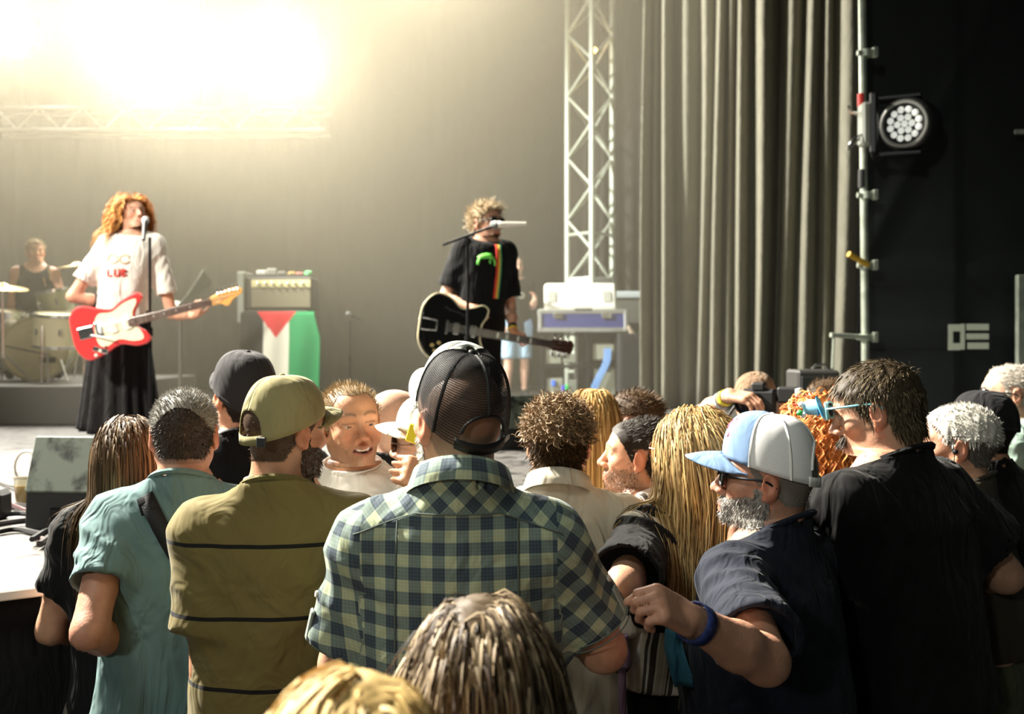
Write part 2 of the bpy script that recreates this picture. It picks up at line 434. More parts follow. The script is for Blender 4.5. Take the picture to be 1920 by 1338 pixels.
def head_cols(q, o):
    """natural colouring of the face in head space"""
    sk = np.array(o['skin']); n = len(q); c = np.tile(sk, (n, 1)); x, y, z = q[:, 0], q[:, 1], q[:, 2]; ax = np.abs(x)
    def mix(m, col): c[:] = c*(1-m[:, None])+np.array(col)*m[:, None]
    sm = lambda v, a, b: np.clip((v-a)/(b-a), 0, 1)
    rosy = sk*np.array([1.06, .80, .76])
    mix(.55*np.exp(-((ax-.042)**2+(z+.028)**2)/.0006)*(y > .03), rosy)
    mix(.6*np.exp(-(x**2+(z+.027)**2+(y-.11)**2)/.0003), rosy)
    mix(.65*((ax > .0775) & (y < .03)), sk*np.array([1.12, .74, .66]))
    st = o.get('stubble', 0)
    if st:
        m = sm(-z, .028+0*z, .050+0*z)*sm(y+.6*(-z-.03), -.012, .012)*(z > -.125)
        m = np.maximum(m, np.exp(-((z+.050)**2)/.00008)*(ax < .026)*(y > .07))
        mix(st*m, o.get('stubcol', (.05, .035, .025)))
    if o.get('shaved'):
        mix(o['shaved']*scalp_mask(q, o.get('hairline', {})), o.get('hairbase', (.04, .03, .025)))
    lips = np.exp(-((z+.0665)/(.0135 if o.get('smile') else .0105))**4)*sm(y, .076, .084)*(ax < .027)
    mix(.7*lips, o.get('lip', sk*np.array([.85, .48, .44])))
    if o.get('smile'):
        mix(1.0*((ax < .029) & (z < -.0555+.2*ax) & (z > -.079+.35*ax) & (y < .0965-.25*ax) & (y > .06)), (.12, .03, .02)); mix(1.0*((ax < .0185) & (z < -.056+.1*ax) & (z > -.0675+.12*ax) & (y < .0962-.12*ax) & (y > .07)), (.84, .78, .68))
    if o.get('open'): mix(1.0*((ax < .012) & (np.abs(z+.067) < .009) & (y < .090) & (y > .06)), (.09, .02, .015))
    for s in (-1, 1):
        de = np.sqrt((x-s*.0315)**2+(y-.0745)**2+(z-.006)**2)
        zc = .004 if not o.get('squint') else .0010
        ball = (de < .0134) & (y > .078) & (np.abs(z-.0035) < zc+.0015)
        mix(1.0*ball, (.62, .57, .52)); mix(1.0*(ball & (np.abs(x-s*.0315) < .0062)), (.03, .02, .015))
        br = np.exp(-(((z-.034-(.006*np.sin(np.clip((ax-.010)/.045, 0, 1)*3.14) if o.get('smile') else -.16*np.maximum(ax-.035, 0)*-1.0*-1))/.0048)**2))*(ax > .011)*(ax < .053)*(y > .05)*(s*x > 0)
        mix(.75*br, o.get('brow', (.06, .04, .025)))
        ln = np.exp(-(((z-.0125)/.0024)**2))*(np.abs(ax-.031) < .017)*(y > .07)*(s*x > 0); mix(.6*ln, sk*.25)
    return c
def scalp_mask(q, hl):
    x, y, z = q[:, 0], q[:, 1], q[:, 2]
    rec = hl.get('recede', 0.0); low = hl.get('low', -.068)
    zt = np.interp(y, [-.12, -.05, -.028, -.008, .012, .040, .060, .085], [low, low, -.030, .006, -.012, .040, .062+rec*.3, .080+rec])
    if rec: zt = zt+rec*1.2*np.clip(1-np.abs(np.abs(x)-.04)/.03, 0, 1)*(y > .02)
    ear = (np.abs(x) > .0755) & (z < .032) & (y > -.045) & (y < .02)
    return ((z > zt) & ~ear).astype(float)
def beard_mask(q):
    x, y, z = q[:, 0], q[:, 1], q[:, 2]; ax = np.abs(x)
    jaw = (z < -.032-.35*np.clip(y-.045, 0, .03)) & (y > -.012+.25*np.clip(-.06-z, 0, .1)) & (z > -.128) & (ax < .085)
    side = (z <= -.01) & (z > -.06) & (y > -.004) & (y < .022) & (ax > .045) & (ax < .078)
    mouth = (ax < .023) & (np.abs(z+.068) < .0115) & (y > .07)
    mous = (np.abs(z+.050) < .008) & (ax < .030) & (y > .075)
    return ((jaw | side | mous) & ~mouth).astype(float)
def moustache_mask(q):
    return ((np.abs(q[:, 2]+.051) < .0085) & (np.abs(q[:, 0]) < .032) & (q[:, 1] > .075)).astype(float)

def hand_ops(w, dirv, back, side, curl=(.35, .35, .3), thumb=.4, sc=1.0, spread=.0):
    x = nrmv(dirv); z = np.array(back, float); z = nrmv(z-x*np.dot(z, x)); y = np.cross(z, x)
    fr = Fr(w, np.stack([x, y, z], 1), sc); m = side; op = []
    op.append(('+', RBox((.046, 0, 0), (.046, .040, .0145), .0135, fr), .012))
    op.append(('+', Ell((.030, m*.022, -.008), (.030, .018, .014), fr), .01))
    cs = curl if isinstance(curl[0], (tuple, list)) else [curl]*4
    for i, (ry, rx, ln) in enumerate(((.030, .086, .072), (.0105, .091, .080), (-.0095, .088, .074), (-.0285, .080, .058))):
        p = np.array([rx, m*ry, 0.0]); a = 0; yaw = m*spread*(ry*12)
        for seg, (fl, c) in enumerate(zip((.46, .30, .24), cs[i])):
            a += c; dv = np.array([math.cos(a)*math.cos(yaw), math.sin(yaw), -math.sin(a)])
            q = p+dv*ln*fl; r0 = .0088-.0008*seg; op.append(('+', Cone(p, q, r0, r0-.0008, fr), .003 if seg else .006)); p = q
    p = np.array([.022, m*.034, -.006]); a = .75-thumb*.5
    for seg, (ln, r0) in enumerate(((.038, .0125), (.032, .0105), (.026, .0092))):
        dv = nrmv([math.cos(a), m*math.sin(a)*.9, -.35-thumb*.45*seg]); q = p+dv*ln
        op.append(('+', Cone(p, q, r0, r0-.001, fr), .006)); p = q; a -= thumb*.55
    return op

class Sleeve:
    def __init__(s, a, b, ra, rb, wall=.015):
        s.a = np.array(a, float); s.b = np.array(b, float); s.ra = ra; s.rb = rb; s.L = np.linalg.norm(s.b-s.a); s.u = (s.b-s.a)/s.L; s.w = wall
        m = max(ra, rb); s.lo = np.minimum(s.a, s.b)-m; s.hi = np.maximum(s.a, s.b)+m
    def d(s, P):
        q = P-s.a; t = q@s.u; rad = np.sqrt(np.maximum((q*q).sum(-1)-t*t, 0)); tt = np.clip(t/s.L, 0, 1); r = s.ra+(s.rb-s.ra)*tt
        back = np.sqrt((q*q).sum(-1))-s.ra
        d = np.where(t < 0, back, np.maximum(rad-r, t-s.L))
        inner = np.maximum(rad-(r-s.w), (s.L-.045)-t)
        return np.maximum(d, -inner)

def reach(root, S, px, py, L, far):
    """the point on the sight line of a pixel that lies a limb's length from joint S (both in the person's space)"""
    c = root.inv(np.array([0, 0, CAMZ])); p = root.inv(at(px, py, 1.0)); u = nrmv(p-c)
    b = np.dot(S-c, u); dd = L*L-(np.dot(S-c, S-c)-b*b)
    return c+u*(b+(1 if far else -1)*math.sqrt(max(dd, 0)))

PEOPLE = []
def person(label, px, py, d, yaw=0, bpx=None, bd=None, floor=0.0, H=None, hyaw=None, pitch=0, roll=0, hs=1.0, captop=0.0,
           skin=(.52, .29, .19), w=1.0, g=1.0, belly=0.0, face=None, L=None, R=None, top=None, bottom=None, skirt=None,
           hair=None, beard=None, hh=.0048, hb=.017, hc=.012, sit=None, shoes=True, group=None, neckfat=1.0, legs=None):
    bpx = px if bpx is None else bpx; bd = d if bd is None else bd
    yr = math.radians(yaw); Rz = rotz(yr)
    wx = (bpx-CX)/F*bd
    hp = at(px, py, d); top_z = hp[2]-captop
    if H is None: H = top_z-floor
    s = H/1.75
    root = empty('person', (wx, bd, floor), yr); tag(root, label, 'person', group)
    RT = Fr((wx, bd, floor), Rz)
    lean = RT.inv(np.array([hp[0], d, floor])); lean[2] = 0
    face = dict(face or {}); face['skin'] = skin
    hrel = math.radians((yaw if hyaw is None else hyaw)-yaw)
    HR = rotz(hrel)@rotx(math.radians(pitch))@roty(math.radians(roll))
    hc0 = np.array([lean[0], lean[1], (top_z-floor)-.1175*hs])
    piv = hc0-np.array([0, .015, .10])*hs
    hfr = Fr(piv+HR@(np.array([0, .015, .10])*hs), HR, hs)
    nk = hfr.to((0, -.026, -.055)); sz = 1.405*s
    ztop = 1.47*s
    def ln(z): t = np.clip((z-.95*s)/(ztop-.95*s), 0, 1); return lean[:2]*t
    base = [(.78, .150*g, .110*g, 0), (.90, .172*g, .122*g, 0), (1.02, .160*g, .115*g+belly*.5, belly*.45), (1.14, .162*g, .115*g+belly*.55, belly*.5),
            (1.26, .178*(g+w)/2, .120*(g+1)/2+belly*.2, belly*.2), (1.37, .185*w, .116*(g+1)/2, 0), (1.44, .166*w, .098, -.008), (1.485, .112*w, .076, -.014), (1.53, .058, .056, -.014)]
    rows = [(z*s, a*s, b*s, ln(z*s)[0], y*s+ln(z*s)[1]) for z, a, b, y in base]
    J = lambda x, y, z: np.array([x*s, y*s, z*s])+np.array([*ln(z*s), 0])
    sh = {-1: J(-.170*w, -.012, 1.425), 1: J(.170*w, -.012, 1.425)}
    arms = {}
    for sd, spec in ((-1, L), (1, R)):
        spec = dict(spec or {}); S0 = sh[sd]+np.array(spec.get('sh', (0, 0, 0)))
        ua, fa = .30*s*spec.get('len', 1), .255*s*spec.get('len', 1)
        e = spec.get('e'); wv = spec.get('w')
        if e is None: E = S0+np.array([sd*.055, -.03, -.295])*s
        elif len(e) == 3 and e[2] in ('near', 'far'): E = reach(RT, S0, e[0], e[1], ua, e[2] == 'far')
        elif e[0] == 'at': E = RT.inv(at(*e[1:]))
        else: E = S0+np.array(e)*s
        if wv is None: W = E+np.array([-sd*.03, .09, -.235])*s
        elif len(wv) == 3 and wv[2] in ('near', 'far'): W = reach(RT, E, wv[0], wv[1], fa, wv[2] == 'far')
        elif wv[0] == 'at': W = RT.inv(at(*wv[1:]))
        else: W = E+np.array(wv)*s
        hd = spec.get('hdir'); hd = nrmv(W-E) if hd is None else nrmv(hd)
        bk = np.array(spec.get('back', (sd*1.0, .2, .3)), float)
        arms[sd] = dict(S=S0, E=E, W=W, hd=hd, bk=bk, k=spec, th=spec.get('thick', 1.0))
    # legs
    lg = {}
    for sd in (-1, 1):
        hip = np.array([sd*.088*g, 0, .90])*s
        if sit: kn = hip+np.array([sd*.12, .40, -.02])*s; an = kn+np.array([0, .04, -.40])*s
        else: kn = np.array([sd*.105, .02, .49])*s; an = np.array([sd*.115, -.02, .085])*s
        if legs and sd in legs: kn, an = [np.array(v)*s for v in legs[sd]]
        lg[sd] = (hip, kn, an)
    bo = [('+', Loft(rows), 0)]
    for sd in (-1, 1):
        a = arms[sd]; t = a['th']
        bo.append(('+', Cone(J(0, -.03, 1.520), J(sd*.140*w, -.016, 1.440), .044*s*neckfat, .040*s), .05*s))
        bo.append(('+', Ell(a['S'], np.array([.056, .055, .058])*s*(.4+.6*t)), .04*s))
        bo.append(('+', Cone(a['S'], a['E'], .052*s*t, .041*s*t), .03*s))
        bo.append(('+', Cone(a['E'], a['E']*.62+a['W']*.38, .040*s*t, .041*s*t), .02*s))
        bo.append(('+', Cone(a['E']*.62+a['W']*.38, a['W'], .041*s*t, .0265*s*t), .02*s))
        hip, kn, an = lg[sd]
        bo.append(('+', Cone(hip, kn, .088*s*g, .056*s), .05*s)); bo.append(('+', Cone(kn, kn*.7+an*.3, .055*s, .056*s), .02*s)); bo.append(('+', Cone(kn*.7+an*.3, an, .056*s, .036*s), .02*s))
        fd = np.array([0, 1, 0.]); bo.append(('+', Cone(an+np.array([0, -.02, -.045])*s, an+np.array([0, .12, -.06])*s, .036*s, .026*s), .03*s))
    neck = ('+', Cone(J(0, -.016, 1.46), nk, .064*s*neckfat, .056*hs*neckfat), .03*s)
    bo.append(neck)
    ho = [neck]+[(o_, p, k) if i else (o_, p, .035*hs) for i, (o_, p, k) in enumerate(head_ops(hfr, face))]
    # head patch
    cl = nk*.55+J(0, -.016, 1.46)*.45; cn = nrmv(nk-J(0, -.016, 1.46))
    mn = np.minimum(hfr.o-.165*hs, cl-.06); mx = hfr.o+.165*hs
    V, Q = sculpt([bo[0]]+bo[1:3]+ho, mn, mx, hh)
    V = relax(V, Q, 1, .35)
    cen = V[Q].mean(1); V, Q, _ = keep(V, Q, ((cen-cl)@cn > 0) & ((cen-hfr.o)@HR[:, 2] > -.22*hs) & (np.linalg.norm(cen[:, :2]-hfr.o[:2], axis=1) < .16*hs))
    hq = hfr.inv(V); hcol = head_cols(hq, face); HV, HQ, HN = V, Q, vnormals(V, Q)
    allV, allQ, allC = [V], [Q], [hcol]; off = len(V)
    # body patch
    lo = np.min([p.lo for _, p, _ in bo], 0)-.03; hi = np.max([p.hi for _, p, _ in bo], 0)+.03
    V, Q = sculpt(bo, lo, hi, hb); V = relax(V, Q, 1, .4)
    cen = V[Q].mean(1); V, Q, _ = keep(V, Q, ~(((cen-cl)@cn > .004) & (np.linalg.norm(cen-cl, axis=1) < .20)))
    allV.append(V); allQ.append(Q+off); off += len(V); allC.append(np.tile(skin, (len(V), 1)))
    hands = {}
    for sd in (-1, 1):
        a = arms[sd]; k = a['k']
        if k.get('nohand'): continue
        op = [('+', Cone(a['E']*.3+a['W']*.7, a['W'], .031*s*a['th'], .0265*s*a['th']), 0)]+hand_ops(a['W'], a['hd'], a['bk'], sd, k.get('curl', (.35, .4, .35)), k.get('thumb', .4), s*k.get('hsz', 1.0), k.get('spread', 0))
        l2 = np.min([p.lo for _, p, _ in op], 0)-.02; h2 = np.max([p.hi for _, p, _ in op], 0)+.02
        V, Q = sculpt(op, l2, h2, k.get('hh', .006))
        if not len(V): continue
        cen = V[Q].mean(1); V, Q, _ = keep(V, Q, (cen-a['W'])@nrmv(a['W']-a['E']) > -.02)
        c = np.tile(skin, (len(V), 1)); allV.append(V); allQ.append(Q+off); off += len(V); allC.append(c)
    body = obj('body', np.vstack(allV), np.vstack(allQ), M_SKIN, root, cols=np.vstack(allC))
    ctx = dict(root=root, RT=RT, s=s, hfr=hfr, hs=hs, HV=HV, HQ=HQ, HN=HN, hq=hq, rows=rows, sh=sh, arms=arms, lg=lg, bo=bo, J=J, ln=ln, neck=neck[1], w=w, g=g, body=body, H=H, hc=hc, nk=nk)
    if top: ctx['shirt'] = make_top(ctx, **top)
    if bottom: make_trousers(ctx, bottom, sit)
    if skirt: make_skirt(ctx, **skirt)
    if shoes:
        for sd in (-1, 1):
            an = lg[sd][2]; op = [('+', Cone(an+np.array([0, -.025, -.035])*s, an+np.array([0, .14, -.05])*s, .046*s, .036*s), 0), ('+', Ell(an+np.array([0, 0, .0])*s, np.array([.048, .055, .05])*s), .03), ('&', Half(an+np.array([0, 0, -.083*s]), (0, 0, -1)), .004)]
            V, Q = sculpt(op, an-np.array([.08, .12, .12])*s, an+np.array([.08, .24, .1])*s, .02)
            obj('shoe', V, Q, cloth('dark_shoe', rgb(34, 33, 32)), root)
    for hsp in ([hair] if isinstance(hair, dict) else (hair or [])): make_hair(ctx, **hsp)
    if beard: make_hair(ctx, **beard)
    PEOPLE.append(ctx)
    return ctx

def make_top(c, m=None, sleeve=.62, hem=.80, ease=.014, sl_r=.072, fold=.006, long=False, tank=False, collar='crew', cmat=None, name='shirt', h=None, ruff=1.0, seed=1, neckw=.012, bell=0.0, slope=.50):
    s = c['s']; w = c['w']; J = c['J']; h = h or c['hc']
    rows = [list(r) for r in c['rows']]
    hz = hem*s
    if hz < rows[0][0]: rows.insert(0, [hz-.02, rows[0][1]*1.06, rows[0][2]*1.08, rows[0][3], rows[0][4]])
    r2 = []
    for r in rows:
        t = np.clip((1.30*s-r[0])/(.5*s), 0, 1); r2.append([r[0], r[1]+ease*(.6+.9*t)+bell*t, r[2]+ease*(.7+.8*t)+bell*t, r[3], r[4]])
    # a shirt hangs straight: waist never narrower than 93 % of the chest
    ch = max(r[1] for r in r2 if r[0] > 1.2*s)
    for r in r2:
        if r[0] < 1.3*s: r[1] = max(r[1], ch*.90); r[2] = max(r[2], .122*s+ease)
    op = [('+', Loft(r2), 0)]
    for sd in (-1, 1):
        a = c['arms'][sd]; t = a['th']
        op.append(('+', Cone(J(0, -.03, 1.520), J(sd*.146*w, -.016, 1.438), .050*s, .048*s), .05*s))
        if tank: continue
        op.append(('+', Ell(a['S'], np.array([.063, .064, .066])*s*(.4+.6*t)), .05*s))
        if long:
            op.append(('+', Cone(a['S'], a['E'], sl_r*s*t*.95, (sl_r-.012)*s*t), .03*s))
            e2 = a['E']+(a['W']-a['E'])*(sleeve if sleeve < 1 else .97)
            op.append(('+', Sleeve(a['E'], e2, (sl_r-.012)*s*t, (sl_r-.028)*s*t*ruff), .02*s))
        else:
            e2 = a['S']+(a['E']-a['S'])*sleeve
            op.append(('+', Sleeve(a['S'], e2, .064*s*(.4+.6*t), sl_r*s*t*ruff), .05*s))
    nk = c['neck']; u = nrmv(nk.b-nk.a)
    if tank:
        for sd in (-1, 1): op.append(('-', Ell(c['sh'][sd]+np.array([sd*.03, 0, -.03])*s, np.array([.075, .13, .12])*s), .01))
        op.append(('-', Ell(J(0, .03, 1.52), np.array([.10, .12, .11])*s), .01))
    else:
        op.append(('+', Cone(nk.a-u*.02, nk.a+u*.10, nk.ra+neckw+.004, nk.ra+neckw*.8), .03*s))
        pn = nrmv(np.array([0, slope, 1.0])); pb = J(0, -.075, 1.548)
        op.append(('-', Cone(nk.a-u*.03, nk.b+u*.05, nk.ra+neckw*.6, nk.ra+neckw*.6), .004))
        op.append(('&', Half(pb, pn), .006))
    op.append(('&', Half((0, 0, hz), (0, 0, -1)), .006))
    lo = np.min([p.lo for _, p, _ in op if p.lo is not None and _ is not None], 0)-.03; hi = np.max([p.hi for o_, p, _ in op if p.lo is not None and o_ == '+'], 0)+.03
    lo[2] = hz-.03; 
    for sd in (-1, 1):
        if not tank: lo = np.minimum(lo, c['arms'][sd]['E']-.09 if not long else np.minimum(c['arms'][sd]['E'], c['arms'][sd]['W'])-.09)
    V, Q = sculpt(op, lo, hi, h); V = relax(V, Q, 1, .4); N = vnormals(V, Q)
    low = np.clip((1.36*s-V[:, 2])/(.5*s), 0, 1)
    # drape: vertical folds that deepen downwards, diagonal creases near the arm pits
    f1 = sines(V, seed*7+1, np.array([26, 26, 4.0]), 1.0); f2 = sines(V, seed*7+2, np.array([14, 14, 30.0]), 1.2); f3 = sines(V, seed*7+3, np.array([45, 45, 12.0]), 1.0)
    pit = sum(np.exp(-np.sum((V-(c['arms'][sd]['S']*.75+c['arms'][sd]['E']*.25))**2, 1)/.016) for sd in (-1, 1))
    cre = 1-np.abs(np.sin(V@np.array([38., 20, 30])+2*sines(V, seed+9, np.array([9, 9, 9.]), 1)))
    disp = fold*(.35+1.3*low)*f1+fold*.55*f2*(.4+pit)+fold*.35*f3+fold*1.5*pit*(cre-.5)+fold*.9*low*(np.abs(sines(V, seed*7+4, np.array([17, 17, 7.0]), 1.5))**.5-.5)
    V = V+N*disp[:, None]
    # attributes for woven patterns
    sw = np.zeros(len(V)); tu = np.zeros((len(V), 3)); su = np.zeros((len(V), 3))
    dT = Loft(r2).d(V)
    for sd in (-1, 1):
        a = c['arms'][sd]; ax_ = a['E']-a['S']; Ls = np.linalg.norm(ax_); ux = ax_/Ls; q = V-a['S']; t = q@ux
        e1 = nrmv(np.cross(ux, [0, 1, 0])); e2 = np.cross(ux, e1); ang = np.arctan2(q@e2, q@e1)
        side = (V[:, 0]-c['ln'](1.3*s)[0])*sd
        mk_ = np.clip(.5+(side-(.170*w-.004)*s-.10*np.clip(1.40*s-V[:, 2], 0, .3)*0+np.clip(t-.02, 0, .1)*.35-.012)/.02, 0, 1)
        mk_ = np.where((dT > .004) | (side > .185*w*s), mk_, 0)
        sw = np.maximum(sw, mk_); sel = mk_ > .02; su[sel, 0] = ang[sel]*.07; su[sel, 1] = t[sel]
    tu[:, 0] = V[:, 0]-np.interp(V[:, 2], [r[0] for r in r2], [r[3] for r in r2]); tu[:, 1] = V[:, 2]; tu[:, 2] = sw
    o = obj(name, V, Q, m, c['root'], attrs={'tuv': tu, 'suv': su})
    c['top_ops'] = op
    # neck band
    if collar == 'crew' and not tank:
        k = 28; pts = []; e1 = nrmv(np.cross(u, [0, 1, 0])); e2 = np.cross(u, e1); rr = nk.ra+neckw+.001
        for i in range(k+1):
            a = 2*math.pi*i/k; q_ = nk.a+(e1*math.cos(a)+e2*math.sin(a))*(rr+.001); t_ = np.dot(pb-q_, pn)/np.dot(u, pn); pts.append(q_+u*(t_-.004))
        MB().tube(pts, .0075*s, 6, cap=False).build('collar', cmat or m, o, True)
    if collar == 'shirt':
        k = 30; e1 = nrmv(np.cross(u, [0, 1, 0])); e2 = np.cross(u, e1); rr = nk.ra+.010; V2 = []; F2 = []
        for i in range(k+1):
            a = -math.pi/2+.5+(2*math.pi-1.0)*i/k
            for j, (up, out) in enumerate(((-.020, .008), (.018, .005), (.024, .011), (-.014, .024), (-.026, .027))):
                q_ = nk.a+(e1*math.cos(a)+e2*math.sin(a))*(rr+out); t_ = np.dot(pb-q_, pn)/np.dot(u, pn); V2.append(q_+u*(t_+up*s))
        for i in range(k):
            for j in range(4): F2.append((i*5+j, (i+1)*5+j, (i+1)*5+j+1, i*5+j+1))
        V2 = np.array(V2); tu2 = np.zeros((len(V2), 3)); tu2[:, 0] = np.repeat(np.arange(k+1)/k*.42, 5); tu2[:, 1] = np.tile([0, .034, .04, .075, .083], k+1)
        obj('collar', V2, F2, cmat or m, o, attrs={'tuv': tu2, 'suv': tu2*0})
    return o

def make_trousers(c, m, sit=None):
    s = c['s']; g = c['g']; rows = [(r[0], r[1]+.008, r[2]+.008, r[3], r[4]) for r in c['rows'] if r[0] < 1.1*s]
    op = [('+', Loft(rows), 0)]
    for sd in (-1, 1):
        hip, kn, an = c['lg'][sd]
        op.append(('+', Cone(hip, kn, .102*s*g, .078*s), .05*s)); op.append(('+', Cone(kn, an+(an-kn)*-.06, .078*s, .066*s), .03*s))
    op.append(('&', Half((0, 0, 1.0*s), (0, 0, 1)), .004))
    lo = np.min([p.lo for _, p, _ in op if p.lo is not None], 0)-.02; hi = np.max([p.hi for _, p, _ in op if p.lo is not None], 0)+.02
    V, Q = sculpt(op, lo, hi, .022); V = relax(V, Q, 1, .4); N = vnormals(V, Q)
    V = V+N*(.005*sines(V, 5, np.array([14, 14, 24.]), 1))[:, None]
    c['trousers'] = obj('trousers', V, Q, m, c['root'])
def make_skirt(c, m=None, hem=.12, flare=.12, top=1.02, h=.014, folds=16, name='skirt'):
    s = c['s']; k = 96; V = []; F2 = []; nz = 22; r0 = c['rows']; rnd = random.Random(4)
    for j in range(nz+1):
        t = j/nz; z = (top+(hem-top)*t)*s; zz = np.interp(z, [r[0] for r in r0], [r[1] for r in r0]); zb = np.interp(z, [r[0] for r in r0], [r[2] for r in r0])
        a0 = zz+.016+flare*t; b0 = zb+.016+flare*t
        for i in range(k):
            a = 2*math.pi*i/k; f = 1+.10*t*math.sin(folds*a+1.3*math.sin(3*a))+.03*t*math.sin(7*a+2)
            V.append((a0*f*math.cos(a), b0*f*math.sin(a), z+.02*t*math.sin(5*a)))
    for j in range(nz):
        for i in range(k): F2.append((j*k+i, j*k+(i+1) % k, (j+1)*k+(i+1) % k, (j+1)*k+i))
    o = obj(name, V, F2, m, c['root']); so = o.modifiers.new('thick', 'SOLIDIFY'); so.thickness = .004

def make_hair(c, kind='short', n=900, length=.03, rad=.0016, cols=((.05, .035, .02),), lift=.7, comb=(0, -.4, -.2), curl=0.0, coil=22, K=4, grav=.0, mask=None, hl=None, under=.004, seed=3, part=None, jit=.35, name='hair', spread=.25, sel=None, shell=True, tip=None, wav=0.0, drape=.008, hull=True, lat=1.0, cvar=.2):
    fr = c['hfr']; q = c['hq']; hl = hl or {}
    mk = (mask(q) if mask else scalp_mask(q, hl)) > .5
    if sel is not None: mk = mk & sel(q)
    r = np.random.RandomState(seed); Vs, Qs, Cs = [], [], []; off = 0
    cols = np.array(cols)
    if shell:
        fm = mk[c['HQ']].all(1)
        if fm.any():
            v, fq, u = keep(c['HV'], c['HQ'], fm); nn = c['HN'][u]
            bump = 1+.45*sines(v, seed, np.array([160, 160, 90.]), 1.)
            Vs.append(v+nn*(under*bump)[:, None]); Qs.append(fq); off += len(v); Cs.append(np.tile(cols[0]*.72, (len(v), 1)))
    ids = np.flatnonzero(mk)
    if len(ids) == 0: return
    pick = r.choice(ids, n); p = c['HV'][pick]+r.normal(size=(n, 3))*.0016; N = c['HN'][pick]; hq = fr.inv(p)
    cv = comb(hq) if callable(comb) else np.tile(np.array(comb, float), (n, 1))
    if part is not None:
        sg = np.sign(hq[:, 0]-part); fall = lat*np.clip(1.2-np.abs(hq[:, 0]-part)*9, .25, 1.2)*np.clip((hq[:, 1]+.075)/.09, .0, 1)
        cv = np.stack([sg*fall, np.full(n, comb[1]), np.full(n, comb[2])], 1)
    dr = N*lift+(cv@fr.R.T)+r.normal(size=(n, 3))*jit*.5; dr /= np.linalg.norm(dr, axis=1)[:, None]
    ln = length*(1+spread*r.normal(size=n)).clip(.45, 1.6); step = ln/(K-1)
    long = grav > 0
    if long:
        coll = [('+', Ell((0, -.016, .032), np.array([.078, .099, .087])+under*.8, fr), 0), ('+', Ell((0, .01, -.02), np.array([.070, .075, .085]), fr), .02), ('+', Cone(c['neck'].a, c['neck'].b, c['neck'].ra+.010, c['neck'].rb+.012), .02), ('+', Loft(c['rows'], ease=drape+.012), .02)]
        for sd in (-1, 1):
            a = c['arms'][sd]; coll.append(('+', Cone(c['J'](0, -.02, 1.485), a['S'], .060*c['s']+drape*.5, .066*c['s']+drape*.5), .03)); coll.append(('+', Cone(a['S'], a['E'], .068*c['s']+drape*.5, .06*c['s']), .02))
        layer = r.uniform(0, drape*1.4, n)
    P = [p.copy()]; ph = r.uniform(0, 6.28, n); e1 = np.cross(dr, [.2, .3, .9]); e1 /= np.linalg.norm(e1, axis=1)[:, None]+1e-9
    clump = sines(p, seed+5, np.array([55, 55, 55.]), 1.) if long else 0
    for k in range(1, K):
        if long:
            gdir = np.array([0, 0, -1.0]); gw = grav*min(1, .35+k/(K*.25))
            dr = dr*(1-gw)+gdir*gw; dr /= np.linalg.norm(dr, axis=1)[:, None]
        p = p+dr*step[:, None]
        if long:
            if wav: p = p+e1*(wav*np.sin(ph*.3+clump*2+k*1.15))[:, None]*min(1, k/5)
            for _ in range(2):
                fk = 1.0 if length > .08 else k/(K-1); dd = evalp(coll, p)-layer*fk+(1-fk)*under*.8; inn = dd < 0
                if inn.any():
                    g_ = grad(coll, p[inn]); p[inn] += g_*(-dd[inn])[:, None]
            dr2 = p-P[-1]; dr = dr2/(np.linalg.norm(dr2, axis=1)[:, None]+1e-9)
        P.append(p.copy())
    P = np.stack(P, 1)
    if curl:
        kk = np.arange(K)[None]; T = np.gradient(P, axis=1); T /= np.linalg.norm(T, axis=2, keepdims=True)+1e-9
        U = np.cross(T, [.3, .2, .93]); U /= np.linalg.norm(U, axis=2, keepdims=True)+1e-9; W = np.cross(T, U); a = ph[:, None]+kk*(ln[:, None]/(K-1))*coil*6.28
        amp = curl*np.minimum(1, kk/2.0); P = P+U*(np.cos(a)*amp)[..., None]+W*(np.sin(a)*amp)[..., None]
    if long and K > 8 and hull:
        ho_ = [('+', Ell((0, -.018, .034), np.array([.077, .098, .0855])-.002, fr), 0)]; prev = None
        bk = hq[:, 1] < .02
        for k in range(2, int(K*.9)):
            m_ = P[bk, k].mean(0); sd_ = max(.015, .8*P[bk, k].std(0)[:2].min())
            if prev is not None: ho_.append(('+', Cone(prev[0], m_, prev[1], sd_), .03))
            prev = (m_, sd_)
        lo_ = np.min([p_.lo for _, p_, _ in ho_], 0)-.03; hi_ = np.max([p_.hi for _, p_, _ in ho_], 0)+.03
        ho_.append(('-', Ell((0, .10, -.05), (.085, .085, .13), fr), .01))
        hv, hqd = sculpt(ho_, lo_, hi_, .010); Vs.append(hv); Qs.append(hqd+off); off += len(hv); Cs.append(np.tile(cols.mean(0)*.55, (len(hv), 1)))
    V, Q, sid = ribbons(P, (1.2 if long else .95)*rad*(1+.3*r.normal(size=n)).clip(.5, 1.8), fr.to((0, -.01, .01)), r.normal(size=(n, 3))*(.35 if long else .6))
    cc = cols[r.randint(0, len(cols), n)]*(1+cvar*r.normal(size=(n, 1))).clip(.5, 1.7); cv2 = cc[sid]
    if tip is not None:
        t = np.tile(np.repeat(np.linspace(0, 1, K), 2), n)[:, None]; cv2 = cv2*(1-t)+np.array(tip)*t
    Vs.append(V); Qs.append(Q+off); Cs.append(cv2)
    return obj(name, np.vstack(Vs), np.vstack(Qs), M_HAIR, c['root'], cols=np.vstack(Cs))

